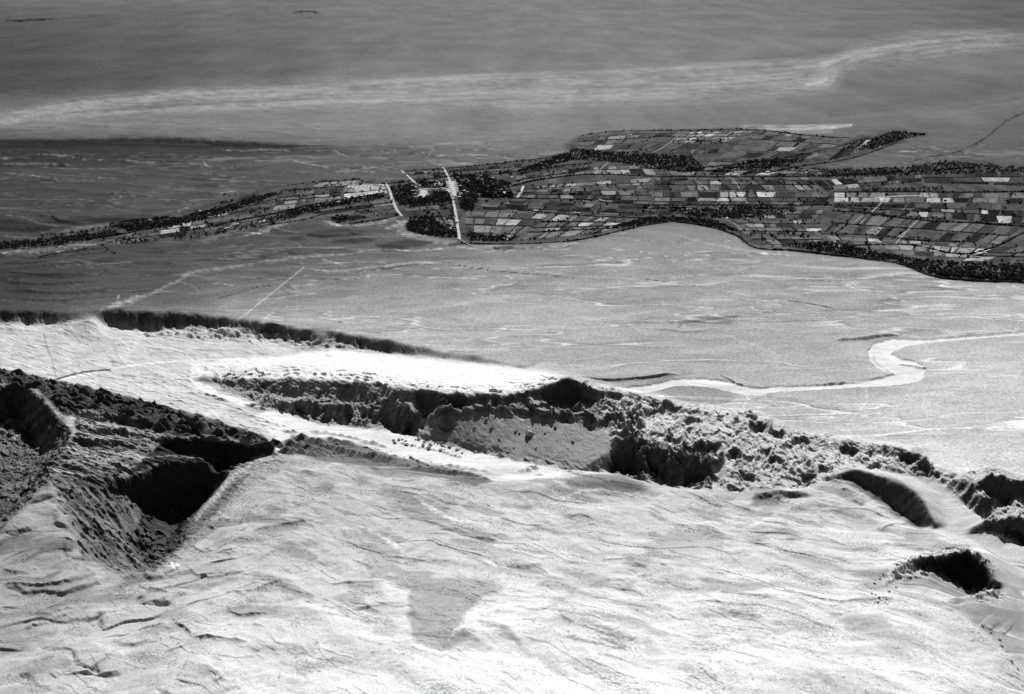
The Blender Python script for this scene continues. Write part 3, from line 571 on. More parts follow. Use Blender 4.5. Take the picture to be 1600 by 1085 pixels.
# ------------------------------------------------------------------ surface tones, with cliff shade painted in (0-255 as a level sunlit patch would print)
TU = [-270, 0, 200, 400, 600, 800, 1000, 1200, 1400, 1600, 1880]
TG = [(-90, 95, 95, 100, 108, 112, 118, 115, 112, 105, 95, 90), (0, 104, 106, 112, 112, 120, 124, 122, 120, 112, 100, 95), (30, 86, 90, 97, 107, 118, 123, 123, 121, 112, 100, 96), (80, 76, 80, 89, 101, 115, 122, 125, 122, 114, 103, 98),
      (110, 72, 78, 88, 104, 119, 122, 122, 122, 115, 108, 100), (140, 75, 78, 95, 112, 124, 128, 126, 122, 112, 106, 100), (165, 105, 112, 118, 122, 128, 128, 124, 120, 112, 106, 100), (195, 120, 125, 130, 134, 136, 132, 128, 122, 115, 108, 104),
      (215, 95, 98, 108, 122, 134, 134, 130, 122, 115, 108, 104), (232, 78, 80, 84, 98, 116, 128, 125, 118, 112, 108, 104), (270, 78, 82, 88, 96, 110, 118, 112, 110, 116, 110, 104), (320, 74, 80, 88, 96, 108, 110, 105, 104, 105, 104, 100),
      (360, 72, 80, 86, 92, 104, 120, 150, 150, 140, 130, 130), (395, 70, 80, 86, 98, 118, 150, 164, 168, 166, 165, 165), (430, 66, 72, 88, 118, 144, 168, 172, 172, 172, 182, 185), (470, 66, 76, 108, 150, 170, 182, 182, 180, 184, 194, 195), (510, 80, 120, 160, 188, 192, 192, 184, 184, 190, 200, 200), (560, 150, 170, 195, 200, 198, 192, 184, 186, 200, 205, 205),
      (620, 190, 190, 200, 200, 200, 200, 200, 200, 205, 206, 206), (680, 190, 190, 200, 200, 200, 200, 200, 208, 214, 214, 210), (760, 165, 165, 170, 190, 195, 200, 200, 205, 210, 212, 205), (850, 150, 156, 165, 190, 200, 210, 210, 212, 215, 205, 195), (920, 150, 158, 180, 200, 215, 220, 220, 222, 222, 190, 185), (1000, 165, 172, 195, 215, 225, 230, 232, 232, 228, 205, 190), (1060, 175, 185, 205, 228, 238, 240, 240, 240, 236, 222, 205), (1250, 190, 200, 215, 232, 240, 244, 244, 244, 240, 230, 215)]
tvv = np.array([r_[0] for r_ in TG], float); tab = np.array([r_[1:] for r_ in TG], float)
def tone_base(U, V):
    iu = np.clip(np.interp(U, TU, np.arange(len(TU))), 0, len(TU) - 1.001); iv = np.clip(np.interp(V, tvv, np.arange(len(tvv))), 0, len(tvv) - 1.001)
    a = iu.astype(int); b = iv.astype(int); fx = iu - a; fy = iv - b; fx = fx * fx * (3 - 2 * fx)
    return (tab[b, a] * (1 - fx) + tab[b, a + 1] * fx) * (1 - fy) + (tab[b + 1, a] * (1 - fx) + tab[b + 1, a + 1] * fx) * fy
T = tone_base(BU + 40 * fbm(GU / 120, GV / 40, 3, 101), BV + 5 * fbm(GU / 60, GV / 20, 3, 103))
def ppoly(pts, tone, alpha=1.0, feather=3.0, wob=3.0, seed=0):
    m = poly_mask(pts, feather, wob=wob, seed=seed) * alpha
    T[:] = T * (1 - m) + tone * m
def pstroke(pts, tone, w=2.0, alpha=1.0, feather=1.5, wig=1.0, seed=0, taper=True, vs_=1.6):
    pts = curve([tuple(p[:2]) for p in pts], 5)
    m, d, s, par = seg_dist(pts, w * 1.6 + feather + 4, BU, BV, vs_, wig, wig, 16, 6, seed)
    e = np.clip(np.minimum(par, 1 - par) * 6, 0.15, 1) if taper else 1.0
    nz = fbm(BU[m] / 9.0, BV[m] / 3.5, 3, seed + 21)
    wl = w * (1 + .9 * nz)
    k = smooth(wl + feather, np.maximum(wl - feather, -.01), d / np.maximum(e, .15)) * alpha * (np.clip(.72 + .9 * nz, 0, 1) if taper else 1)
    T[m] = T[m] * (1 - k) + tone * k
# far alluvial bands
wv = fbm(GX / 2600, GY / 1500, 4, 111); wv2 = fbm(GX / 900, GY / 700, 5, 113)
def band(pts, tone, w, alpha, seed):
    pts = curve(pts, 6)
    m, d, s, par = seg_dist([(p[0], p[1]) for p in pts], 60, BU, BV, 1.0)
    wd = np.interp(par, np.linspace(0, 1, len(pts)), [p[2] for p in pts]) * w
    tex = 0.5 + 0.8 * fbm(BU[m] / 180.0, (d * s) / 5.0, 4, seed) + 0.6 * fbm(BU[m] / 22.0, BV[m] / 2.2, 4, seed + 9)
    wd = wd * 1.25
    k = smooth(1.25, 0.3, d / wd) * np.clip(tex, 0, 1) * alpha
    T[m] = T[m] * (1 - k) + tone * k
band([(-260, 205, 5), (0, 186, 6), (100, 172, 12), (200, 163, 15), (300, 158, 17), (450, 150, 20), (600, 145, 22), (800, 140, 26), (1000, 136, 26), (1200, 128, 24), (1290, 118, 20)], 170, 1.15, 0.95, 121)
band([(60, 170, 3), (200, 155, 4), (350, 147, 4), (500, 135, 4), (700, 122, 4), (900, 114, 4), (1100, 104, 4), (1300, 92, 6)], 185, 1.0, 0.5, 127)
band([(180, 178, 3), (320, 170, 3), (500, 160, 4), (700, 150, 5), (900, 143, 4)], 180, 1.0, 0.6, 129)
band([(100, 176, 2), (200, 170, 2.5), (300, 163, 2.5), (430, 156, 2)], 88, 1.0, 0.55, 131)
band([(1260, 130, 4), (1300, 108, 18), (1340, 92, 18), (1400, 80, 12), (1480, 68, 7), (1600, 62, 6), (1880, 48, 6)], 165, 1.3, 0.8, 133)
band([(1285, 100, 6), (1320, 88, 8), (1380, 78, 6), (1450, 66, 3), (1500, 63, 2)], 200, 1.0, 0.6, 135)
band([(1262, 133, 2), (1275, 130, 3), (1292, 124, 3)], 215, 1.0, 0.6, 137)
band([(1440, 82, 3), (1500, 74, 3), (1560, 70, 3)], 190, 1.0, 0.5, 139)
band([(1100, 200, 8), (1300, 190, 12), (1450, 178, 14), (1600, 160, 12), (1880, 120, 12)], 135, 1.0, 0.5, 141)
band([(700, 60, 3), (1000, 50, 4), (1300, 40, 4)], 128, 1.0, 0.3, 143)
band([(1160, 199, 3), (1200, 200, 4.5), (1240, 200, 5), (1290, 199, 4), (1330, 196, 2)], 225, 1.0, 0.95, 145)
band([(1230, 207, 1.5), (1260, 208, 2), (1300, 206, 1.5)], 215, 1.0, 0.9, 146)
band([(1300, 175, 10), (1480, 150, 14), (1600, 130, 10)], 88, 1.0, 0.35, 147)
for p, w, t, al in (([(0, 33), (40, 32), (85, 30)], 2.4, 35, .95), ([(80, 30), (120, 28), (160, 25)], 1.2, 70, .8), ([(455, 21), (478, 18), (498, 20)], 2.2, 40, .95), ([(345, 25), (365, 24)], 1, 85, .6), ([(435, 37), (450, 36)], .8, 80, .6)):
    pstroke(p, t, w, al, 1.2, .5, 300)
# dark rise left and rolling ground with pale washes
ppoly([(-270, 222), (0, 219), (120, 218), (250, 216), (340, 221), (450, 226), (520, 229), (440, 232), (300, 231), (180, 229), (100, 231), (0, 233), (-270, 236)], 42, .8, 3, 4, 5)
ppoly([(-270, 222), (0, 221), (250, 220), (420, 230), (560, 238), (420, 244), (250, 246), (120, 258), (0, 262), (-270, 262)], 60, .6, 10, 8, 6)
for p, w, t, al in (([(0, 247), (20, 246)], 1, 140, .8), ([(60, 241), (100, 243), (130, 248), (165, 250)], 1.8, 150, .8), ([(0, 256), (60, 256), (100, 258), (120, 261)], 2, 140, .75), ([(0, 270), (40, 273), (80, 278)], 1.2, 150, .8), ([(188, 248), (215, 253), (280, 256), (330, 258)], 1, 150, .8), ([(255, 250), (258, 256)], .8, 190, .9), ([(318, 252), (322, 258), (332, 262)], .8, 190, .9),
                   ([(345, 234), (380, 236), (420, 234), (450, 236)], 1, 190, .8), ([(395, 250), (412, 254)], .9, 160, .8), ([(450, 248), (480, 256), (540, 265), (600, 270)], 1, 175, .8), ([(520, 232), (530, 240), (560, 250)], .8, 165, .8), ([(120, 275), (160, 278), (190, 280)], 1.2, 125, .6), ([(560, 258), (600, 262), (660, 256), (720, 262)], 1.2, 165, .6), ([(665, 250), (672, 240), (680, 232)], .8, 170, .8),
                   ([(0, 336), (25, 338), (50, 344), (58, 348), (85, 352), (110, 350), (150, 346), (180, 346)], 2.0, 125, .85), ([(88, 336), (100, 340), (108, 345)], 1.5, 115, .8), ([(0, 366), (20, 370), (50, 372), (80, 374)], 3, 112, .85), ([(62, 360), (70, 368)], 1.5, 135, .8), ([(90, 364), (120, 358), (150, 354), (185, 350)], 4.5, 128, .9), ([(35, 379), (45, 379)], .9, 215, .9), ([(105, 367), (115, 367)], 1.1, 215, .9),
                   ([(240, 335), (280, 328), (330, 318), (370, 308), (400, 302)], 2, 135, .6), ([(340, 302), (370, 299), (420, 296)], 1, 160, .6), ([(-200, 400), (0, 392), (60, 392), (100, 388), (160, 376), (210, 368), (240, 364)], 6.5, 128, .95), ([(0, 397), (15, 394), (34, 391)], 1.1, 225, .9),
                   ([(100, 402), (150, 390), (175, 386)], .9, 38, .8), ([(0, 412), (40, 412), (75, 408)], 1.8, 40, .7), ([(-100, 420), (0, 420), (60, 416), (130, 408)], 2.5, 60, .6), ([(80, 416), (130, 414), (178, 412)], .7, 160, .5)):
    pstroke(p, t, w, al, 1.0, .8, int(p[0][0]) + 300)
ppoly([(200, 290), (230, 278), (270, 272), (280, 290), (260, 315), (235, 335), (200, 335), (205, 310)], 108, .35, 8, 8, 7)
ppoly([(210, 334), (225, 325), (238, 326), (246, 338), (240, 342), (208, 342)], 84, .4, 5, 4, 8)
ppoly([(60, 348), (110, 342), (180, 340), (240, 344), (180, 348), (100, 352)], 45, .7, 3, 2, 9)
ppoly([(0, 342), (50, 348), (90, 356), (60, 364), (0, 362)], 48, .6, 3, 3, 10)
# ground of the river arm by the village
for p, w, t, al in (([(370, 372), (420, 358), (450, 346), (490, 338), (530, 340), (560, 350), (600, 346), (625, 338), (650, 345)], 5, 168, .9), ([(505, 345), (530, 352), (550, 350)], 3, 205, .9), ([(600, 358), (620, 352), (640, 345)], 4, 195, .8), ([(615, 342), (630, 352), (628, 362), (660, 372), (700, 378), (740, 386), (800, 388)], 7, 165, .9), ([(640, 340), (660, 344)], 4, 170, .9),
                   ([(560, 355), (590, 352), (640, 362)], 2, 120, .5)):
    pstroke(p, t, w, al, 1.5, .8, 401)
for p in ([(476, 364), (500, 360), (540, 358), (575, 362), (560, 368), (500, 372), (480, 370)], [(520, 374), (570, 371), (590, 374), (560, 380), (520, 379)], [(585, 382), (640, 374), (680, 378), (660, 385), (600, 387)], [(440, 374), (470, 368), (480, 374), (460, 376)], [(590, 390), (630, 386), (640, 390), (600, 393)], [(700, 381), (720, 378), (730, 383), (700, 385)], [(770, 386), (805, 385), (795, 390), (772, 390)]):
    ppoly(p, 70, .75, 2, 2, int(p[0][0]))
# light washes on the plain
WASH = [([(200, 478), (240, 458), (280, 438), (300, 426), (340, 420), (400, 412), (440, 405), (500, 400), (560, 396)], 3.5, 172, .75), ([(150, 490), (170, 482), (200, 470), (230, 460)], 6, 190, .8), ([(183, 470), (186, 460)], 1.5, 190, .8), ([(270, 440), (300, 446), (310, 458)], 1.5, 165, .7), ([(330, 445), (345, 442), (360, 446), (370, 442)], 1.8, 190, .7), ([(470, 418), (520, 424), (580, 418), (640, 412), (700, 412)], 1.6, 205, .8),
        ([(500, 405), (530, 412), (545, 420)], 1.4, 190, .8), ([(540, 395), (600, 390), (660, 392), (720, 386), (780, 392), (840, 388)], 1.8, 205, .7), ([(640, 410), (700, 412), (760, 420), (840, 424), (900, 432), (960, 434), (1040, 442), (1100, 446), (1180, 456)], 1.3, 200, .8), ([(1100, 448), (1180, 464), (1200, 470), (1240, 472), (1300, 484), (1360, 492), (1420, 502)], 1.5, 215, .8), ([(1190, 462), (1230, 460), (1270, 470)], 4, 205, .5),
        ([(780, 465), (860, 470), (940, 458), (1000, 455)], 1.5, 200, .6), ([(860, 510), (920, 500), (1000, 490), (1080, 480), (1150, 485)], 1.6, 205, .7), ([(900, 530), (980, 520), (1060, 518), (1140, 508)], 1.5, 205, .6), ([(940, 480), (980, 505), (1020, 530)], 1.8, 210, .6), ([(1120, 520), (1180, 540), (1230, 560)], 2, 215, .5), ([(700, 560), (800, 545), (900, 550), (1000, 560)], 2, 195, .5), ([(1080, 400), (1120, 420), (1160, 440)], 1.5, 200, .6), ([(1050, 365), (1085, 375), (1110, 382), (1160, 390), (1220, 398)], 2.5, 205, .6),
        ([(1200, 412), (1260, 418), (1340, 424)], 1.5, 200, .6), ([(400, 460), (460, 455), (520, 450), (600, 458)], 3, 180, .4), ([(560, 480), (680, 470), (780, 482), (880, 478)], 5, 195, .35), ([(500, 500), (600, 495), (720, 505), (840, 500)], 6, 205, .45), ([(1000, 410), (1100, 404), (1180, 410)], 1.4, 195, .5), ([(1450, 560), (1400, 640), (1340, 665), (1320, 690)], 2.2, 228, .5), ([(1350, 600), (1355, 625), (1340, 645), (1325, 665), (1326, 685)], 1.8, 235, .9), ([(1300, 665), (1320, 672), (1330, 688)], 7, 232, .6),
        ([(1175, 612), (1165, 622), (1150, 625), (1125, 635)], 1.2, 235, .9), ([(1168, 612), (1168, 622), (1160, 638)], 1.3, 235, .9), ([(1195, 614), (1198, 622), (1210, 630), (1215, 640)], 1.2, 235, .9), ([(1050, 620), (1100, 612), (1160, 616)], 3, 205, .5)]
for i, (p, w, t, al) in enumerate(WASH): pstroke(p, t, w, al, 1.0, 1.0, 500 + i * 3)
for p, al in (([(1450, 690), (1480, 700), (1530, 720), (1540, 745), (1500, 745), (1470, 720)], .9), ([(1380, 690), (1450, 690), (1500, 715), (1480, 735), (1440, 700)], .8), ([(1430, 540), (1600, 560), (1600, 600), (1480, 600)], .25)):
    ppoly(p, 246, al, 14, 10, 12)
for p in ([(880, 470), (1000, 462), (1060, 470), (980, 476)], [(1050, 420), (1150, 424), (1180, 432), (1080, 430)], [(1210, 444), (1250, 446), (1230, 452)], [(960, 605), (1010, 600), (1040, 588), (1060, 590), (1000, 606)], [(1020, 606), (1060, 600), (1100, 604), (1160, 612), (1140, 630), (1100, 632), (1050, 622)], [(1340, 470), (1420, 465), (1400, 478)], [(1000, 498), (1070, 494), (1090, 502), (1010, 508)], [(1060, 500), (1160, 488), (1140, 508), (1060, 512)], [(860, 590), (1000, 586), (1080, 584), (1030, 596), (900, 600)]):
    ppoly(p, 148, .5, 4, 4, int(p[0][0]))
ppoly([(1380, 640), (1460, 600), (1620, 590), (1880, 600), (1880, 760), (1600, 740), (1480, 720), (1400, 690)], 232, .5, 30, 14, 13)
ppoly([(1430, 100), (1600, 70), (1880, 60), (1880, 120), (1600, 125), (1450, 130)], 128, .5, 12, 14, 14)
# dark thin channels on the plain
for p, w in (([(590, 418), (602, 421), (615, 418), (660, 412)], .9), ([(698, 412), (715, 415), (780, 424), (850, 430), (900, 434)], .7), ([(1225, 470), (1260, 474), (1300, 482)], .9), ([(1000, 436), (1100, 448)], .6), ([(1410, 524), (1385, 525), (1355, 530), (1340, 531)], 1.2), ([(1405, 567), (1430, 571), (1448, 576)], .9), ([(1125, 586), (1150, 598), (1172, 604)], .9), ([(1270, 602), (1310, 598), (1350, 598)], .8), ([(330, 470), (400, 450), (430, 446)], .8), ([(80, 470), (200, 462)], .8), ([(500, 437), (530, 436)], .7),
             ([(1400, 262), (1440, 248), (1475, 242), (1500, 236), (1530, 222), (1550, 208), (1565, 195), (1600, 176), (1700, 140)], 1.5)):
    pstroke(p, 45, w, .8, .7, .8, 700 + int(p[0][0]))
T[:] = np.where(rmask > 0, T * (1 - rmask) + (240 + 26 * fbm(GU / 30, GV / 4, 4, 85)) * rmask, T)
pstroke([(1365, 552), (1368, 566), (1385, 578), (1400, 588)], 200, 2.0, .7, 1.5, 2, 86)
pstroke([(1090, 600), (1120, 606), (1150, 612)], 205, 1.5, .6, 1.5, 2, 87)
pstroke([(1362, 560), (1376, 574), (1392, 586)], 214, 2.4, .6, 1.5, 2, 88)
# rock tones of the hills (own colour, shaded walls painted darker)
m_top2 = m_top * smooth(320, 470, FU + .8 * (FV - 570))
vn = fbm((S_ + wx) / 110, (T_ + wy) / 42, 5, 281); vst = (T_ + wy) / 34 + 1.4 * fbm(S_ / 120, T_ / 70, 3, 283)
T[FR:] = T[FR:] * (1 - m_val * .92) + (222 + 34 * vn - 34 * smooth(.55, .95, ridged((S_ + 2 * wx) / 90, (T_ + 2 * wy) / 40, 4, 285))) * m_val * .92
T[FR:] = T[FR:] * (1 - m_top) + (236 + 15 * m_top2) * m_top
def fmix(m, t):
    T[FR:] = T[FR:] * (1 - m) + t * m
fmix(fpoly([(430, 640), (500, 664), (600, 672), (700, 694), (830, 724), (960, 740), (900, 744), (820, 752), (740, 746), (600, 715), (500, 695), (430, 690), (400, 650)], 3, 3, 15), 246)
fmix(m_bad * .92, 84 + 30 * np.clip(perlin(S_ / 200, T_ / 16 + .05 * wy, 278), -1, 1)); fmix(m_terr * (1 - m_bad) * .75, 168 - 60 * smooth(.3, .7, tb_) + 62 * np.clip(str1, -.9, .9))
fmix(m_bl * (.6 + .4 * bl), 105 + 62 * np.clip(str2, -.9, .9)); fmix(m_go * .85 * (1 - m_bad), 112 + 50 * np.clip(str1, -.9, .9)); fmix(m_br * .35, 150)
fmix(m_bface * .9, 176); fmix(m_apr * .9, 172); fmix(m_rr * .9, 236); fmix(m_pin * .8, 150); fmix(m_blk * .85, 215); fmix(m_can, 70); fmix(m_floor * .8, 90)  # shade of ridge front, pinnacles and canyon walls put into the tone
fmix(m_sc * (FV < 600) * (1 - m_top) * .8, 100)  # scarp shade painted in as a darker tone
fmix(fpoly([(500, 688), (545, 692), (620, 715), (740, 740), (770, 752), (740, 756), (620, 738), (560, 728), (500, 720), (440, 708), (455, 680)], 3, 3, 16) * .75, 105)
fmix(fpoly([(1330, 735), (1400, 748), (1440, 775), (1458, 812), (1440, 824), (1400, 806), (1360, 776), (1320, 756), (1300, 744)], 4, 3, 17) * .8, 120)  # mound's front face painted darker for its shade
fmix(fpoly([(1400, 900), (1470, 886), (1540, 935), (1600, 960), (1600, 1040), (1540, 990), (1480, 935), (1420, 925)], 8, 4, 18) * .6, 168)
fmix(fpoly([(1390, 736), (1440, 745), (1470, 748), (1530, 800), (1600, 856), (1880, 960), (1880, 1050), (1600, 930), (1520, 855), (1480, 830), (1470, 780)], 8, 4, 19) * .8, 222)
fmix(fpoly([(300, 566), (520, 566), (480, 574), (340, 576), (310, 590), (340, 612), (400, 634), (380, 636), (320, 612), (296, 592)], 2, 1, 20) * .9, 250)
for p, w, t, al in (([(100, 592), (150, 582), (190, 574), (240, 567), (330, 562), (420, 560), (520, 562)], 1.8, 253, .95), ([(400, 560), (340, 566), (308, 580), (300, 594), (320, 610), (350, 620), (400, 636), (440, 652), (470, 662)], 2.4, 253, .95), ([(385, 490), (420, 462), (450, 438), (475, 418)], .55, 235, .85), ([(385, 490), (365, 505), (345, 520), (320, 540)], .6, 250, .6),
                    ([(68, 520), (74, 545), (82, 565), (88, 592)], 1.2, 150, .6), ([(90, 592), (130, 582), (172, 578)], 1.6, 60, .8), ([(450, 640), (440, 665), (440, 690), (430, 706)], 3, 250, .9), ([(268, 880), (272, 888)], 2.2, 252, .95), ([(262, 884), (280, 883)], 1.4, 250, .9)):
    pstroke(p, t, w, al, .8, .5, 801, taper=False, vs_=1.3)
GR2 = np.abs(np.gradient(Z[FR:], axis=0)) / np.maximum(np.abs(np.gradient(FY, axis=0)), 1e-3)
steep_shade = smooth(.75, 1.5, GR2) * np.clip(m_face * (1 - m_apr) + m_rr + m_blk + m_sc * (1 - m_val) + m_terr + m_go + m_bl, 0, 1)   # shade of steep rock faces, painted in as a dark tone
fmix(blur(steep_shade, 1, 1) * .85, 72)
fmix(m_sc * (FU > 1180) * .9, np.where(FV < 832, 96, 50))  # hollow and mound faces painted darker to deepen their shade
# near hill: darker gravel tongues and silt pan
wn = hillnoise(fbm, 150, 68, 5, 151); wn2 = hillnoise(fbm, 50, 28, 4, 153)
T[FR:] += m_front * (-36 * smooth(0.04, 0.24, wn) * (0.5 + 0.5 * smooth(1060, 900, FV)) - 10 * wn2 + 11 * smooth(.6, .95, hillnoise(ridged, 230, 90, 3, 155)))
for p, t, al in (([(640, 905), (700, 900), (760, 905), (790, 920), (745, 940), (725, 960), (728, 1000), (690, 1018), (650, 1005), (638, 960)], 170, .95), ([(570, 860), (600, 850), (628, 862), (620, 890), (585, 905), (570, 885)], 168, .7), ([(850, 905), (900, 890), (950, 900), (955, 915), (900, 922), (860, 915)], 170, .6),
                 ([(890, 745), (960, 742), (1015, 762), (960, 772), (900, 770), (880, 756)], 130, .7), ([(1180, 770), (1215, 766), (1240, 778), (1200, 795), (1175, 788)], 120, .7), ([(800, 770), (870, 760), (880, 775), (820, 785)], 150, .5),
                 ([(1000, 850), (1060, 830), (1130, 835), (1130, 860), (1050, 868)], 160, .5), ([(1300, 800), (1360, 812), (1380, 824), (1330, 824)], 160, .4), ([(400, 830), (440, 815), (480, 812), (470, 822), (420, 836)], 140, .6), ([(330, 840), (350, 830), (355, 845), (335, 852)], 140, .6), ([(350, 960), (380, 940), (440, 942), (430, 962), (380, 970)], 150, .6), ([(300, 895), (350, 880), (380, 885), (340, 905)], 165, .4),
                 ([(20, 850), (80, 835), (120, 850), (90, 862), (30, 870)], 115, .6), ([(20, 950), (90, 930), (150, 920), (120, 950), (60, 975)], 125, .5), ([(1450, 855), (1500, 845), (1470, 852)], 150, .5), ([(1230, 912), (1290, 905), (1300, 925), (1250, 925)], 190, .5)):
    fmix(fpoly(p, 5, 7, int(p[0][0])) * al, t)
for p, w, t, al in (([(850, 950), (900, 960), (950, 985), (1000, 1005)], 7, 150, .75), ([(880, 995), (930, 1000), (985, 1012)], 7, 135, .75), ([(740, 968), (790, 985), (815, 1010)], 6, 165, .7), ([(1120, 925), (1160, 928), (1210, 935)], 5, 150, .7), ([(1120, 950), (1160, 962), (1195, 965)], 7, 150, .7), ([(560, 780), (620, 800), (700, 825)], 5, 150, .6), ([(640, 830), (720, 850), (850, 865)], 6, 160, .6), ([(660, 870), (740, 885), (860, 905)], 6, 170, .55),
                    ([(470, 740), (560, 755), (640, 770)], 5, 155, .5), ([(1180, 1060), (1240, 1065), (1280, 1062)], 6, 190, .5), ([(800, 1010), (900, 1040), (1000, 1060)], 5, 190, .5), ([(1060, 790), (1130, 808), (1230, 830)], 3, 150, .5), ([(1080, 880), (1180, 905), (1280, 935), (1370, 942)], 1.0, 95, .8), ([(1340, 935), (1400, 940)], 7, 150, .6)):
    pstroke(p, t, w, al, w * .7, 3, 900 + int(p[0][0]))
for p, w, t, al in (([(395, 738), (370, 755), (345, 785), (315, 815), (285, 845), (262, 870)], 7, 92, .85), ([(440, 712), (405, 722), (368, 742), (352, 758), (335, 780), (312, 800)], 4, 235, .8), ([(380, 728), (420, 722), (470, 724)], 2.5, 110, .6), ([(180, 738), (215, 720), (260, 712), (320, 716), (350, 722)], 3, 205, .7), ([(165, 748), (215, 740), (240, 728), (270, 720)], 3, 200, .7), ([(120, 735), (160, 725), (200, 706), (240, 694)], 4, 195, .7), ([(90, 640), (110, 665), (140, 682), (180, 690)], 5, 175, .7), ([(130, 645), (145, 665), (160, 655)], 3, 235, .8), ([(0, 668), (20, 655)], 3, 235, .8), ([(20, 688), (30, 676)], 2.5, 240, .8), ([(0, 700), (20, 690)], 4, 190, .7), ([(265, 795), (300, 815), (315, 800)], 2, 200, .5)):
    pstroke(p, t, w, al, w * .7, 3, 950 + int(p[0][0]))
# pale wind streaks on the near hill
for p, w, t in (([(640, 770), (700, 808), (760, 820), (830, 832)], 4, 240), ([(540, 810), (600, 840), (640, 870)], 4, 236), ([(760, 850), (850, 870), (960, 905)], 3, 242), ([(800, 760), (850, 800), (900, 815)], 3, 240), ([(860, 790), (920, 765), (1000, 778)], 3, 240), ([(1150, 830), (1190, 815), (1260, 780)], 3, 235), ([(300, 905), (400, 945), (500, 935), (560, 960)], 4, 225), ([(700, 1000), (760, 950), (860, 945), (960, 975), (1060, 1010)], 9, 248), ([(740, 955), (900, 990), (1000, 1040)], 8, 246)):
    pstroke(p, t, w, .8, w, 3, 1000 + int(p[0][0]))
# mottling everywhere, scale following distance
Dm = np.hypot(GX, GY)
n1 = fbm(GX / 170, GY / 240, 4, 161); n2 = fbm(GX / 24, GY / 34, 3, 163)
T += (9 * n1 * smooth(60, 300, GV) + 7 * wv * smooth(300, 80, GV) * 1.6 + 5 * wv2 * smooth(420, 100, GV) + 6 * n2 * smooth(300, 500, GV)) * np.clip(T / 150, 0.35, 1) * (1 - rmask)
st1 = fbm((GX * .9 + GY * .35) / 420, (GY * .9 - GX * .35) / 90, 5, 165)
T += 20 * st1 * smooth(370, 420, GV) * (1 - rmask) * (np.concatenate([np.ones((FR, NU)), m_plainF], 0)) * (0.5 + 0.5 * smooth(0, 500, GU))
def wash(a, b, sd, w):
    wxx = fbm(GX / (a * .5), GY / (b * .5), 3, sd); wyy = fbm(GX / (a * .5), GY / (b * .5), 3, sd + 4)
    n_ = fbm(GX / a + .5 * wxx, GY / b + .5 * wyy, 2, sd + 8)
    return np.exp(-(n_ / w) ** 2) - .5 * np.exp(-((n_ - 1.9 * w) / (1.3 * w)) ** 2)
vein = wash(1500, 360, 171, .022) * smooth(-.45, .05, fbm(GX / 1100, GY / 700, 2, 184)); vein2 = wash(800, 170, 181, .032) * smooth(-.3, .15, fbm(GX / 800, GY / 600, 2, 183))
pl_ = np.concatenate([np.ones((FR, NU)), m_plainF], 0) * (1 - rmask) * smooth(205, 240, GV)
fine = fbm(GX / 500, GY / 1400, 6, 191, .62)
T += 20 * fine * smooth(330, 200, GV) * (1 - m_oas) * np.clip(T / 120, .5, 1.2)
T += (54 * vein + 44 * vein2 - 7) * pl_ * np.clip(T / 150, .5, 1)
grit = fbm(FX / 5.0, FY / 5.0, 3, 185); gp = smooth(0.0, .45, fbm((S_ + W1) / 130, (T_ + W2) / 60, 4, 187))
T[FR:] += m_front * (-46 * gp * smooth(-.05, .25, grit) - 14 * grit)
fleck = smooth(.36, .55, fbm(FX / 9, FY / 11, 2, 189)) * smooth(-.1, .3, fbm(FX / 140, FY / 90, 3, 190))
T[FR:] += (9 - 55 * fleck) * m_front
T += 6 * smooth(215, 160, GV)
# oasis soil
T[:] = T * (1 - m_oas * .9) + (84 + 50 * fbm(GX / 90, GY / 200, 4, 193)) * m_oas * .9
ALB = np.clip(lin(np.clip(T, 18, 255)) / K, 0.006, 0.86).astype(np.float32)

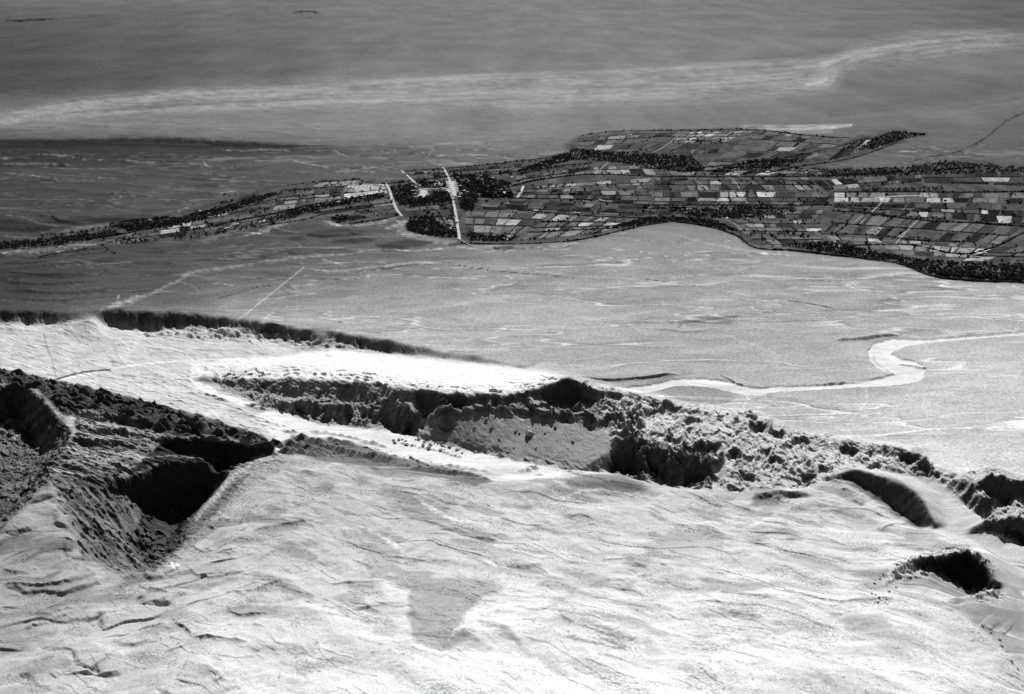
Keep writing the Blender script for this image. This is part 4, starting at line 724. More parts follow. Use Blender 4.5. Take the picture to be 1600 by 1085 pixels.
# ------------------------------------------------------------------ materials
def ground_material(name, bump=1.0, small=3.0, rock=False, grit=.16):
    m = bpy.data.materials.new(name); m.use_nodes = True; n = m.node_tree; n.nodes.clear(); L = n.links.new
    o = n.nodes.new('ShaderNodeOutputMaterial'); b = n.nodes.new('ShaderNodeBsdfDiffuse'); L(b.outputs[0], o.inputs[0])
    a = n.nodes.new('ShaderNodeAttribute'); a.attribute_name = 'albedo'
    g = n.nodes.new('ShaderNodeNewGeometry')
    def noise(scale, det, rough=.6):
        x = n.nodes.new('ShaderNodeTexNoise'); x.inputs['Scale'].default_value = scale; x.inputs['Detail'].default_value = det; x.inputs['Roughness'].default_value = rough
        L(g.outputs['Position'], x.inputs['Vector']); return x
    n1 = noise(1 / small, 6, .65); n2 = noise(1 / (small * 9), 5, .6)
    def mr(x, lo, hi):
        q = n.nodes.new('ShaderNodeMapRange'); q.inputs[1].default_value = .3; q.inputs[2].default_value = .7; q.inputs[3].default_value = lo; q.inputs[4].default_value = hi; q.clamp = False
        L(x.outputs['Fac'], q.inputs[0]); return q
    q1 = mr(n1, 1 - grit, 1 + grit * .9); q2 = mr(n2, .92, 1.08)
    mu = n.nodes.new('ShaderNodeMath'); mu.operation = 'MULTIPLY'; L(q1.outputs[0], mu.inputs[0]); L(q2.outputs[0], mu.inputs[1])
    m2 = n.nodes.new('ShaderNodeMath'); m2.operation = 'MULTIPLY'; m2.use_clamp = True; L(a.outputs['Fac'], m2.inputs[0]); L(mu.outputs[0], m2.inputs[1])
    L(m2.outputs[0], b.inputs[0])
    bp = n.nodes.new('ShaderNodeBump'); bp.inputs['Distance'].default_value = small * .35 * bump; bp.inputs['Strength'].default_value = .8
    L(n1.outputs['Fac'], bp.inputs['Height']); L(bp.outputs[0], b.inputs['Normal'])
    if rock:
        vo = n.nodes.new('ShaderNodeTexVoronoi'); vo.feature = 'F1'; vo.inputs['Scale'].default_value = 1 / 11.0; vo.inputs['Randomness'].default_value = 1.0
        vm = n.nodes.new('ShaderNodeVectorMath'); vm.operation = 'MULTIPLY_ADD'; vm.inputs[1].default_value = (9, 9, 9); L(n1.outputs['Color'], vm.inputs[0]); L(g.outputs['Position'], vm.inputs[2]); L(vm.outputs[0], vo.inputs['Vector'])
        b2 = n.nodes.new('ShaderNodeBump'); b2.inputs['Distance'].default_value = 5.0; b2.inputs['Strength'].default_value = .6; b2.invert = True
        L(vo.outputs['Distance'], b2.inputs['Height']); L(b2.outputs[0], bp.inputs['Normal'])
    return m
M_PLAIN = ground_material('desert_gravel', .5, 9.0, grit=.34)
M_HILL = ground_material('hill_gravel', 1.0, 3.0, grit=.26)
M_ROCK = ground_material('bare_rock', 2.2, 4.0, True)
M_SALT = ground_material('salt_crust', .6, 4.0)
def flat_material(name, tone, var=.15, scale=.2, use_obj=False, bump=0.0):
    m = bpy.data.materials.new(name); m.use_nodes = True; n = m.node_tree; n.nodes.clear(); L = n.links.new
    o = n.nodes.new('ShaderNodeOutputMaterial'); b = n.nodes.new('ShaderNodeBsdfDiffuse'); L(b.outputs[0], o.inputs[0])
    g = n.nodes.new('ShaderNodeNewGeometry'); x = n.nodes.new('ShaderNodeTexNoise'); x.inputs['Scale'].default_value = scale; x.inputs['Detail'].default_value = 5
    mp = n.nodes.new('ShaderNodeMapping'); L(g.outputs['Position'], mp.inputs[0]); L(mp.outputs[0], x.inputs['Vector'])
    q = n.nodes.new('ShaderNodeMapRange'); q.inputs[1].default_value = .3; q.inputs[2].default_value = .7; q.inputs[3].default_value = 1 - var; q.inputs[4].default_value = 1 + var; q.clamp = False
    L(x.outputs['Fac'], q.inputs[0])
    mu = n.nodes.new('ShaderNodeMath'); mu.operation = 'MULTIPLY'; L(q.outputs[0], mu.inputs[0])
    if use_obj:
        oi = n.nodes.new('ShaderNodeAttribute'); oi.attribute_name = 'albedo'; L(oi.outputs['Fac'], mu.inputs[1])
    else: mu.inputs[1].default_value = float(lin(tone) / K)
    L(mu.outputs[0], b.inputs[0])
    if bump:
        bp = n.nodes.new('ShaderNodeBump'); bp.inputs['Distance'].default_value = bump; L(x.outputs['Fac'], bp.inputs['Height']); L(bp.outputs[0], b.inputs['Normal'])
    return m
M_FIELD = flat_material('field_soil', 0, .42, .03, True)
M_ROAD = flat_material('pale_road_dust', 200, .2, .1)
M_LANE = flat_material('field_lane_dust', 158, .25, .08)
M_LEAF = flat_material('leaves', 62, .45, .25)
M_HEDGE = flat_material('hedge_leaves', 56, .4, .2)
M_BARK = flat_material('bark', 80, .2, .5)
M_WALL = flat_material('whitewashed_adobe', 226, .08, .4)
M_ROOF = flat_material('clay_roof', 238, .1, .3)
M_DOOR = flat_material('dark_wood', 50, .2, 1.0)
M_BOULDER = flat_material('boulder_rock', 190, .2, .3, bump=1.0)

# ------------------------------------------------------------------ split the sheet into named pieces of the setting
LAB = np.zeros(Z.shape, np.int8)                          # 0 plain
F8 = np.zeros(FX.shape, np.int8)
F8[m_val > .5] = 1; F8[m_front > .5] = 2
F8[m_bad > .5] = 3; F8[m_terr > .5] = 3; F8[m_bl > .5] = 4; F8[m_go > .5] = 4; F8[m_br > .5] = 4
F8[m_face > .5] = 5; F8[m_top > .5] = 5; F8[m_rr > .5] = 5; F8[m_blk > .5] = 5; F8[(m_top > .5) & (m_bface < .3)] = 8; F8[m_apr > .5] = 7
LAB[FR:] = F8
near = (LAB == 0) & (np.arange(NV)[:, None] > FR) & (BV > 620 + 0.0 * BU) & ~((BU > 1000) & (BV < 760) & (beh > .5) & (GY > 2300 + 0 * BU) & (Z > -8))
LAB[near & (BU < 1000)] = 1
LAB[near & (BU >= 1000)] = 7
LAB[(rmask > .5)] = 6
NAMES = {0: ('desert_plain', M_PLAIN), 1: ('valley_floor', M_SALT), 2: ('hills', M_HILL), 3: ('badlands', M_ROCK), 4: ('canyon', M_ROCK), 5: ('salt_ridge', M_ROCK), 6: ('river_bed', M_SALT), 7: ('sand', M_HILL), 8: ('salt_slope', M_SALT)}
idx = np.arange(NU * NV).reshape(NV, NU)
quads = np.stack([idx[:-1, :-1], idx[1:, :-1], idx[1:, 1:], idx[:-1, 1:]], -1).reshape(-1, 4)
fl = LAB[:-1, :-1].reshape(-1)
co = np.stack([GX, GY, Z], -1).reshape(-1, 3).astype(np.float32); alb = ALB.reshape(-1)
def np_mesh(name, verts, faces, mat, alb=None, smooth_=True):
    me = bpy.data.meshes.new(name)
    me.vertices.add(len(verts)); me.vertices.foreach_set('co', np.ascontiguousarray(verts, np.float32).ravel())
    k = faces.shape[1]
    me.loops.add(faces.size); me.loops.foreach_set('vertex_index', np.ascontiguousarray(faces, np.int32).ravel())
    me.polygons.add(len(faces)); me.polygons.foreach_set('loop_start', np.arange(0, faces.size, k, dtype=np.int32))
    me.polygons.foreach_set('loop_total', np.full(len(faces), k, np.int32))
    me.polygons.foreach_set('use_smooth', np.full(len(faces), smooth_, bool))
    if alb is not None:
        at_ = me.attributes.new('albedo', 'FLOAT', 'POINT'); at_.data.foreach_set('value', np.ascontiguousarray(alb, np.float32))
    me.materials.append(mat); me.update(calc_edges=True); return me
# normals are computed on the whole lattice so that the seams between the pieces do not show
gxu = np.stack([np.gradient(GX, axis=1), np.gradient(GY, axis=1), np.gradient(Z, axis=1)], -1)
gxv = np.stack([np.gradient(GX, axis=0), np.gradient(GY, axis=0), np.gradient(Z, axis=0)], -1)
NRM = np.cross(gxv, gxu).reshape(-1, 3); NRM /= np.maximum(np.linalg.norm(NRM, axis=1, keepdims=True), 1e-9); NRM = np.where(NRM[:, 2:3] < 0, -NRM, NRM).astype(np.float32)
for k, (nm, mat) in NAMES.items():
    q = quads[fl == k]
    if not len(q): continue
    ids, inv = np.unique(q, return_inverse=True)
    me = np_mesh(nm, co[ids], inv.reshape(-1, 4), mat, alb[ids])
    me.normals_split_custom_set_from_vertices(NRM[ids])
    o = bpy.data.objects.new(nm, me); C.objects.link(o); o['kind'] = 'structure'

def ground_z(x, y):
    u, v = fan(x, y, 0.0); i = int(np.clip(np.searchsorted(V1, v), 1, NV - 1)); j = int(np.clip(np.searchsorted(U1, u), 1, NU - 1))
    t = (v - V1[i - 1]) / (V1[i] - V1[i - 1]); s = (u - U1[j - 1]) / (U1[j] - U1[j - 1])
    return float((Z[i - 1, j - 1] * (1 - s) + Z[i - 1, j] * s) * (1 - t) + (Z[i, j - 1] * (1 - s) + Z[i, j] * s) * t)
# ------------------------------------------------------------------ helpers for things
def link(name, me, parent=None, loc=None, rz=0.0, scale=None, col=None):
    o = bpy.data.objects.new(name, me); C.objects.link(o)
    if parent is not None: o.parent = parent
    if loc is not None: o.location = loc
    if rz: o.rotation_euler = (0, 0, rz)
    if scale is not None: o.scale = scale
    if col is not None: o.color = (col, col, col, 1)
    return o
def tag(o, label, cat, group=None):
    o['label'] = label; o['category'] = cat
    if group: o['group'] = group
    return o
def copy_tree(o, parent=None):
    c = o.copy(); C.objects.link(c)
    if parent is not None: c.parent = parent
    for ch in o.children: copy_tree(ch, c)
    return c
def mesh(name, verts, faces, mats, mi=None, sm=False):
    me = bpy.data.meshes.new(name); me.from_pydata([tuple(v) for v in verts], [], [tuple(f) for f in faces])
    for m in (mats if isinstance(mats, (list, tuple)) else [mats]): me.materials.append(m)
    if mi is not None: me.polygons.foreach_set('material_index', mi)
    if sm: me.polygons.foreach_set('use_smooth', [True] * len(me.polygons))
    me.update(); return me
def pt_in(u, v, poly):
    c = False; n = len(poly)
    for i in range(n):
        (ax, ay), (bx, by) = poly[i], poly[(i + 1) % n]
        if (ay > v) != (by > v) and u < (bx - ax) * (v - ay) / (by - ay) + ax: c = not c
    return c
def ribbon(name, px, width, z, mat, step=12.0):
    """flat strip of ground of given width in metres along photo points"""
    P = [np.array(plan(u, v, 0)) for u, v in curve(px, 4)]
    out = [P[0]]
    for a, b in zip(P[:-1], P[1:]):
        n = max(1, int(np.linalg.norm(b - a) / step))
        out += [a + (b - a) * (i + 1) / n for i in range(n)]
    vs, fs = [], []
    for i, p in enumerate(out):
        d = out[min(i + 1, len(out) - 1)] - out[max(i - 1, 0)]; d = d / (np.linalg.norm(d) + 1e-9); nrm = np.array([-d[1], d[0]])
        w = width * (0.5 + 0.12 * mnoise.noise(Vector((p[0] / 30, p[1] / 30, 3.0))))
        for s in (-1, 1):
            q = p + nrm * w * s; vs.append((q[0], q[1], z))
        if i: fs.append((2 * i - 2, 2 * i - 1, 2 * i + 1, 2 * i))
    o = link(name, mesh(name, vs, fs, mat)); o['kind'] = 'structure'; return o

# ------------------------------------------------------------------ plots of the oasis
# corners TL, TR, BR, BL (photo points), rows, columns, mean tone, spread, share of bright plots, share of dark plots, hedge chance, place name
BL = [
 ((905, 216), (1068, 206), (1012, 239), (890, 243), 4, 4, 100, 16, .06, .15, .6, 'at the far tip of the oasis'),
 ((1074, 206), (1178, 205), (1132, 222), (1046, 224), 4, 5, 128, 34, .35, .1, .5, 'at the far edge of the oasis beside the long straight lane'),
 ((1043, 226), (1132, 224), (1120, 240), (1018, 242), 2, 3, 80, 14, 0, .35, .4, 'at the far edge of the oasis beside the long straight lane'),
 ((1182, 204), (1330, 219), (1290, 238), (1136, 236), 4, 4, 98, 18, .08, .15, .5, 'in the far right arm of the oasis'),
 ((1134, 238), (1290, 240), (1240, 261), (1100, 260), 3, 4, 94, 16, .07, .2, .5, 'in the far right arm of the oasis'),
 ((1332, 220), (1362, 218), (1345, 238), (1292, 252), 2, 2, 95, 20, .1, .3, .5, 'in the far right arm of the oasis'),
 ((1046, 262), (1238, 263), (1200, 274), (1048, 274), 2, 5, 112, 22, .15, .15, .5, 'behind the long straight field line'),
 ((928, 262), (1030, 256), (1046, 274), (925, 272), 2, 4, 118, 34, .3, .1, .5, 'behind the long straight field line'),
 ((822, 292), (1018, 278), (1018, 296), (815, 302), 3, 6, 122, 30, .25, .08, .6, 'in the middle fields right of the village'),
 ((750, 300), (1018, 298), (1018, 320), (752, 310), 3, 8, 98, 26, .12, .2, .7, 'in the middle fields right of the village'),
 ((1022, 278), (1262, 277), (1290, 298), (1022, 298), 3, 9, 98, 22, .12, .2, .7, 'in the middle of the right fields'),
 ((1022, 300), (1298, 300), (1298, 321), (1022, 320), 3, 8, 94, 26, .14, .22, .7, 'in the middle of the right fields'),
 ((1268, 282), (1440, 272), (1440, 284), (1290, 299), 2, 6, 96, 30, .14, .3, .6, 'in the upper right fields'),
 ((1442, 272), (1870, 264), (1870, 300), (1442, 286), 3, 5, 72, 14, .04, .5, .4, 'in the upper right fields'),
 ((1302, 301), (1600, 302), (1600, 318), (1302, 316), 2, 9, 120, 34, .3, .1, .7, 'in the upper right fields'),
 ((1302, 318), (1600, 319), (1600, 352), (1302, 329), 3, 9, 92, 22, .1, .25, .7, 'in the right fields'),
 ((1602, 302), (1870, 300), (1870, 352), (1602, 352), 4, 5, 100, 24, .1, .2, .5, 'in the right fields'),
 ((1316, 333), (1600, 355), (1560, 383), (1284, 364), 2, 9, 96, 24, .1, .15, .7, 'in the right fields'),
 ((1290, 368), (1560, 384), (1530, 404), (1320, 396), 3, 7, 128, 36, .32, .08, .6, 'along the lower right edge'),
 ((1562, 384), (1870, 390), (1870, 412), (1500, 408), 3, 5, 100, 22, .1, .2, .5, 'along the lower right edge'),
 ((735, 311), (1020, 322), (1002, 338), (728, 327), 3, 8, 84, 24, .12, .3, .7, 'right of the main street'),
 ((726, 329), (860, 334), (800, 378), (728, 376), 4, 4, 104, 24, .14, .12, .8, 'right of the main street near the desert edge'),
 ((862, 334), (1000, 342), (950, 363), (804, 378), 4, 5, 112, 22, .15, .1, .8, 'right of the main street near the desert edge'),
 ((1022, 323), (1290, 323), (1282, 343), (1080, 340), 3, 7, 88, 24, .08, .25, .6, 'under scattered trees in the right fields'),
 ((742, 288), (798, 293), (803, 309), (748, 308), 3, 3, 66, 16, .02, .4, .6, 'right of the main street'),
 ((1004, 323), (1078, 323), (1050, 342), (1004, 342), 4, 3, 88, 20, .08, .25, .6, 'under scattered trees in the right fields'),
 ((1240, 263), (1292, 266), (1286, 276), (1205, 276), 3, 3, 104, 16, .1, .15, .5, 'behind the long straight field line'),
 ((1150, 344), (1282, 345), (1286, 368), (1160, 366), 4, 4, 108, 20, .12, .1, .8, 'under scattered trees in the right fields'),
 ((1166, 369), (1284, 370), (1290, 386), (1196, 386), 3, 3, 106, 20, .1, .1, .8, 'along the lower right edge'),
 ((536, 294), (600, 291), (606, 302), (538, 312), 2, 2, 172, 22, .5, 0, .2, 'left of the village'),
 ((488, 286), (556, 282), (562, 289), (492, 293), 1, 2, 150, 14, .2, 0, .6, 'left of the village'),
 ((440, 300), (534, 294), (532, 318), (425, 330), 4, 3, 96, 26, .12, .2, .7, 'left of the village'),
 ((345, 318), (438, 300), (424, 328), (250, 350), 5, 4, 92, 18, .06, .2, .7, 'in the narrow left strip'),
 ((250, 352), (424, 331), (420, 346), (250, 374), 3, 5, 98, 26, .1, .2, .6, 'in the narrow left strip'),
 ((160, 376), (248, 362), (246, 376), (186, 382), 2, 3, 104, 14, .1, .1, .7, 'in the narrow left strip'),
 ((466, 328), (612, 310), (622, 332), (546, 346), 4, 2, 96, 16, .05, .15, .6, 'left of the village'),
 ((634, 269), (694, 266), (702, 282), (654, 287), 3, 2, 100, 14, .05, .2, .7, 'behind the village'),
 ((700, 264), (800, 257), (800, 274), (712, 284), 4, 3, 98, 18, .1, .2, .6, 'behind the village'),
 ((802, 256), (895, 245), (926, 256), (806, 274), 3, 4, 92, 20, .1, .3, .6, 'behind the village'),
 ((806, 276), (926, 260), (922, 271), (806, 288), 2, 4, 90, 20, .12, .3, .6, 'behind the village'),
 ((630, 326), (708, 318), (712, 338), (640, 342), 2, 3, 92, 26, .15, .2, .6, 'left of the main street'),
 ((676, 340), (712, 338), (716, 362), (694, 352), 3, 2, 136, 22, .2, .1, .7, 'left of the main street'),
]
def bil(c, s, t):
    return tuple((c[0][k] * (1 - s) + c[1][k] * s) * (1 - t) + (c[3][k] * (1 - s) + c[2][k] * s) * t for k in (0, 1))
HEDGES = []; NF = 0; FV_, FC_ = [], []
rf = random.Random(11)
MAIN = [([(0, 384), (100, 376), (180, 368), (250, 354), (320, 340), (370, 322), (440, 302)], 11, 7, 'long dark tree belt along the narrow left strip'),
        ([(430, 292), (490, 286), (560, 281), (563, 290)], 5, 4, 'thin hedge round the pale plot on the upper left edge'),
        ([(440, 298), (530, 292), (600, 288), (640, 284)], 5, 4, 'thin straight hedge left of the village, on the desert side'),
        ([(632, 268), (700, 263), (760, 258), (830, 250), (895, 241)], 5, 4, 'thin hedge behind the village along the far desert edge'),
        ([(650, 284), (700, 277), (760, 273), (830, 266), (900, 257)], 6, 5, 'dark hedge crossing the fields just behind the village'),
        ([(800, 292), (845, 281), (925, 273), (1020, 276), (1120, 277), (1260, 276), (1400, 272)], 8, 6, 'longest straight dark hedge through the middle of the oasis'),
        ([(740, 309), (830, 311), (900, 312), (960, 318), (1020, 321), (1120, 321), (1300, 321)], 8, 6, 'second long hedge below the longest one'),
        ([(722, 327), (800, 328), (860, 333), (920, 338), (1000, 341)], 6, 5, 'dark hedge from the main street to the right below middle'),
        ([(1300, 301), (1400, 300), (1500, 301), (1600, 300), (1870, 298)], 8, 6, 'straight dark hedge across the upper right fields'),
        ([(1300, 330), (1360, 334), (1440, 345), (1520, 349), (1600, 354), (1870, 368)], 9, 6, 'thick sloping hedge across the right fields'),
        ([(1284, 366), (1370, 368), (1430, 376), (1500, 378)], 7, 5, 'sloping hedge under the right fields'),
        ([(1320, 385), (1420, 383), (1500, 398), (1560, 384), (1600, 364), (1700, 330)], 9, 6, 'curving dark hedge rising to the right edge'),
        ([(720, 380), (800, 382), (880, 378), (940, 368), (1000, 354), (1050, 347)], 8, 5, 'dark hedge along the desert edge right of the main street'),
        ([(1050, 347), (1100, 353), (1150, 368), (1180, 388), (1240, 392), (1300, 399), (1400, 412), (1450, 430), (1500, 437), (1600, 442), (1800, 444)], 12, 8, 'tall dark tree belt along the lower right desert edge'),
        ([(905, 214), (960, 206), (1070, 204), (1180, 203), (1260, 212), (1330, 216)], 5, 4, 'thin hedge along the far edge of the oasis'),
        ([(1100, 262), (1200, 252), (1290, 234), (1330, 224)], 6, 5, 'slanting hedge in the far right arm of the oasis'),
        ([(1000, 262), (1100, 268), (1200, 270), (1240, 262), (1330, 248), (1400, 224)], 6, 5, 'hedge under the far right arm of the oasis'),
        ([(600, 302), (540, 312), (480, 322), (430, 334), (340, 352)], 9, 7, 'dark hedge running left from the village street'),
        ([(626, 318), (712, 313)], 7, 6, 'short thick hedge between the two village streets'),
        ([(638, 324), (714, 318)], 5, 4, 'thin hedge below the thick hedge between the two streets'),
        ([(420, 352), (470, 344), (515, 333)], 6, 4, 'hedge along the pale river arm, left part'),
        ([(545, 350), (600, 342), (622, 336)], 6, 4, 'hedge along the pale river arm, right part'),
        ([(1280, 276), (1370, 270), (1440, 268), (1520, 262)], 16, 8, 'broad dark thicket at the top right of the fields'),
        ([(60, 402), (105, 394), (125, 391), (158, 384)], 5, 4, 'thin hedge on the desert below the left strip'),
        ([(160, 384), (180, 398)], 4, 4, 'short hedge end turned towards the desert, left strip')]
for p, w, h, l in MAIN: HEDGES.append((curve(p, 4), w, h, l, None))
for c in BL:
    nr, nc, tone, spr, pb, pd, ph, place = c[4:]
    nc = int(nc * 1.5 + .5); spr *= .9; pb *= .6; pd *= .7
    ts = [0.0]
    for i in range(nr): ts.append(ts[-1] + rf.uniform(.6, 1.4))
    ts = [t / ts[-1] for t in ts]
    for i in range(nr):
        t0, t1 = ts[i], ts[i + 1]
        if i and rf.random() < .75: HEDGES.append(([bil(c, s / 8, t0 + rf.uniform(-.02, .02)) for s in range(9)], rf.uniform(3.5, 6), rf.uniform(2.5, 4.5), None, place))
        ss = [0.0]
        n_ = max(1, nc + rf.choice((-1, 0, 0, 1, 1)))
        for j in range(n_): ss.append(ss[-1] + rf.uniform(.5, 1.5))
        ss = [s / ss[-1] for s in ss]
        lastv = tone
        for j in range(n_):
            s0, s1 = ss[j], ss[j + 1]
            sh = rf.uniform(-.02, .02) if 0 < j else 0; ju = [rf.uniform(-.012, .012) for _ in range(4)]
            r_ = rf.random()
            tv_ = rf.uniform(150, 215) if r_ < pb else (rf.uniform(38, 62) if r_ < pb + pd else rf.gauss(tone, spr))
            q = [bil(c, s0 + .006 + sh, t0 + .03 + ju[0]), bil(c, s1 - .006, t0 + .03 + ju[1]), bil(c, s1 - .006 + sh, t1 - .03 + ju[2]), bil(c, s0 + .006, t1 - .03 + ju[3])]
            sub = rf.random()
            pieces = [(q, tv_)]
            if sub < .3:      # strips of different crop inside one plot
                k = rf.choice((2, 3)); pieces = []
                for a_ in range(k):
                    f0, f1 = a_ / k, (a_ + 1) / k
                    g = lambda A, B, f: (A[0] * (1 - f) + B[0] * f, A[1] * (1 - f) + B[1] * f)
                    pieces.append(([g(q[0], q[1], f0), g(q[0], q[1], f1), g(q[3], q[2], f1), g(q[3], q[2], f0)], tv_ + rf.gauss(0, 16)))
            for qq, tt in pieces:
                vsx = [tuple(at(a[0], a[1], 0)[:2]) + (0.5,) for a in qq]
                a_ = float(np.clip(lin(max(32, min(tt * .94, 240))) / K, .01, .8))
                FV_ += vsx; FC_.append(a_); NF += 1
            if j and rf.random() < ph: HEDGES.append(([bil(c, s0 + sh * (1 - k / 3), t0 + (t1 - t0) * k / 3) for k in range(4)], rf.uniform(2.5, 4.5), rf.uniform(2, 4), None, place))
fm = mesh('farm_fields', FV_, [(4 * i + 3, 4 * i + 2, 4 * i + 1, 4 * i) for i in range(NF)], M_FIELD)
fa = fm.attributes.new('albedo', 'FLOAT', 'FACE'); fa.data.foreach_set('value', FC_)
o = link('farm_fields', fm); o['kind'] = 'structure'
def hedge_mesh(px, w, h, seed):
    P = [np.array(plan(u, v, 0)) for u, v in px]; out = [P[0]]
    for a, b in zip(P[:-1], P[1:]):
        n = max(1, int(np.linalg.norm(b - a) / max(4.0, w * .8))); out += [a + (b - a) * (i + 1) / n for i in range(n)]
    rs = random.Random(seed); vs, fs = [], []
    prof = [(-.5, 0), (-.56, .45), (-.28, .9), (.22, 1.0), (.55, .5), (.5, 0)]
    gap = 0
    for i, p in enumerate(out):
        d = out[min(i + 1, len(out) - 1)] - out[max(i - 1, 0)]; d = d / (np.linalg.norm(d) + 1e-9); n2_ = np.array([-d[1], d[0]])
        lump = .55 + .9 * abs(mnoise.noise(Vector((i * .37 + seed * 3.1, seed, 0)))) + rs.uniform(-.12, .2)
        if rs.random() < .06: lump *= .35
        for a, b in prof:
            q = p + n2_ * w * a * (lump * .6 + .5) * rs.uniform(.8, 1.2)
            vs.append((q[0], q[1], max(0, b * h * lump * rs.uniform(.8, 1.2)) if b else -.3))
        if i:
            k = 6 * i
            for j in range(5): fs.append((k - 6 + j, k - 5 + j, k + 1 + j, k + j))
    m_ = 6 * (len(out) - 1); fs.append((0, 1, 2, 3, 4, 5)); fs.append((m_ + 5, m_ + 4, m_ + 3, m_ + 2, m_ + 1, m_))
    return mesh('hedgerow', vs, fs, M_HEDGE)
named = [h for h in HEDGES if h[3]]; rest = [h for h in HEDGES if not h[3]]
rest.sort(key=lambda h: -sum(p[1] for p in h[0]) / len(h[0]))
extra = rest[270:]; rest = rest[:270]
for i, (px, w, h, lab, place) in enumerate(named + rest):
    o = link('hedgerow', hedge_mesh(px, w, h, i))
    if lab: tag(o, lab, 'hedgerow', 'long hedgerows of the oasis')
    else:
        kind_ = 'long hedge between rows of fields ' if len(px) == 9 else 'short cross hedge between small fields '
        tag(o, kind_ + place, 'hedgerow', kind_.replace('hedge ', 'hedges ') + place)

if extra:
    V_, F_ = [], []
    for i, (px, w, h, lab, place) in enumerate(extra):
        hm = hedge_mesh(px, w, h, 1000 + i); k = len(V_); V_ += [tuple(v.co) for v in hm.vertices]; F_ += [tuple(j + k for j in p.vertices) for p in hm.polygons]; bpy.data.meshes.remove(hm)
    o = link('field_hedges', mesh('field_hedges', V_, F_, M_HEDGE)); o['kind'] = 'stuff'; o['label'] = 'net of thin dark hedges between the farther small fields'; o['category'] = 'hedges'

# ------------------------------------------------------------------ streets and open squares
for px, w in (([(692, 262), (698, 272), (703, 284), (706, 300), (709, 318), (713, 340), (718, 374)], 12), ([(602, 286), (608, 296), (613, 312), (620, 328), (628, 338)], 12), ([(627, 267), (638, 276), (652, 290)], 11), ([(655, 302), (680, 298), (704, 296)], 9),
              ([(808, 310), (814, 300), (818, 291)], 14), ([(924, 273), (940, 263), (950, 254)], 9), ([(1018, 241), (1040, 228), (1058, 214), (1070, 206)], 9), ([(1344, 350), (1362, 332), (1384, 311)], 9), ([(1398, 383), (1414, 364), (1434, 345)], 9),
              ([(1140, 297), (1160, 310), (1168, 318)], 6), ([(1148, 266), (1156, 276)], 6), ([(1086, 280), (1100, 292)], 5), ([(1140, 277), (1148, 284), (1156, 296)], 6), ([(1128, 340), (1150, 352), (1160, 362)], 7), ([(540, 306), (580, 301), (606, 300)], 8), ([(800, 288), (846, 278), (926, 270)], 9), ([(718, 374), (740, 386), (770, 391)], 10), ([(1366, 310), (1400, 307), (1440, 306)], 14), ([(340, 367), (400, 354), (440, 344)], 6)):
    ribbon('road', px, w if w > 10 else w * .75, 1.0, M_ROAD if w > 10 or px[0][0] in (655, 540) else M_LANE)
for px in ([(654, 296), (668, 295), (668, 302), (663, 309), (652, 307), (657, 302)], [(696, 283), (712, 284), (716, 296), (714, 307), (698, 308), (696, 297)], [(676, 286), (694, 284), (692, 290), (674, 291)], [(538, 291), (570, 288), (600, 288), (600, 291), (540, 295)]):
    o = link('village_square', mesh('village_square', [tuple(at(u, v, 0)[:2]) + (1.3,) for u, v in px], [tuple(range(len(px)))[::-1]], M_ROAD)); o['kind'] = 'structure'

# ------------------------------------------------------------------ houses
def box(x0, x1, y0, y1, z0, z1):
    v = [(x0, y0, z0), (x1, y0, z0), (x1, y1, z0), (x0, y1, z0), (x0, y0, z1), (x1, y0, z1), (x1, y1, z1), (x0, y1, z1)]
    return v, [(0, 3, 2, 1), (4, 5, 6, 7), (0, 1, 5, 4), (1, 2, 6, 5), (2, 3, 7, 6), (3, 0, 4, 7)]
def boxes(lst):
    V, Fs = [], []
    for b in lst:
        v, f = box(*b); k = len(V); V += v; Fs += [tuple(i + k for i in ff) for ff in f]
    return V, Fs
def make_house(L, D, hh, wing=False):
    root = bpy.data.objects.new('adobe_house', None); C.objects.link(root)
    w = .5
    wl = [(-L / 2, L / 2, -D / 2, -D / 2 + w, 0, hh), (-L / 2, L / 2, D / 2 - w, D / 2, 0, hh), (-L / 2, -L / 2 + w, -D / 2 + w, D / 2 - w, 0, hh), (L / 2 - w, L / 2, -D / 2 + w, D / 2 - w, 0, hh)]
    rl = [(-L / 2 + w, L / 2 - w, -D / 2 + w, D / 2 - w, hh - .7, hh - .4)]
    if wing:
        wl += [(-L / 2, -L / 2 + 5, D / 2 + .01, D / 2 + 6, 0, hh * .85)]; rl += [(-L / 2 + .4, -L / 2 + 4.6, D / 2 + .4, D / 2 + 5.6, hh * .85 + .01, hh * .85 + .15)]
    v, f = boxes(wl); link('wall', mesh('wall', v, f, M_WALL), root)
    v, f = boxes(rl); link('roof', mesh('roof', v, f, M_ROOF), root)
    v, f = boxes([(-.7, .7, -D / 2 - .06, -D / 2 + .02, 0, 2.2)]); link('door', mesh('door', v, f, M_DOOR), root)
    v, f = boxes([(-.5, .5, -D / 2 - .05, -D / 2 + .02, 1.1, 2.1)]); wm = mesh('window', v, f, M_DOOR)
    n = max(1, int(L / 7))
    for s in (-1, 1):
        link('window', wm, root, loc=(s * L * .3, 0, 0))
    return root
PROT = [make_house(12, 7, 4.2), make_house(20, 8, 4.5), make_house(9, 8, 4.0), make_house(26, 8, 4.4, True), make_house(15, 10, 5.0, True)]
used = [False] * 5
HS = []
rh = random.Random(5)
for i in range(11): HS.append((704 + i * .9 - rh.uniform(4.5, 6.5), 281 + i * 2.9, 'beside the main street on its left side', 'houses lining the main street, left side'))
for i in range(11): HS.append((704 + i * .9 + rh.uniform(4.5, 7), 280 + i * 2.9, 'beside the main street on its right side', 'houses lining the main street, right side'))
for i in range(9): HS.append((656 + i * 5.0, 297.5 - i * .25 + rh.uniform(-.6, .6), 'in the row between the square and the main street', 'houses in the row by the village square'))
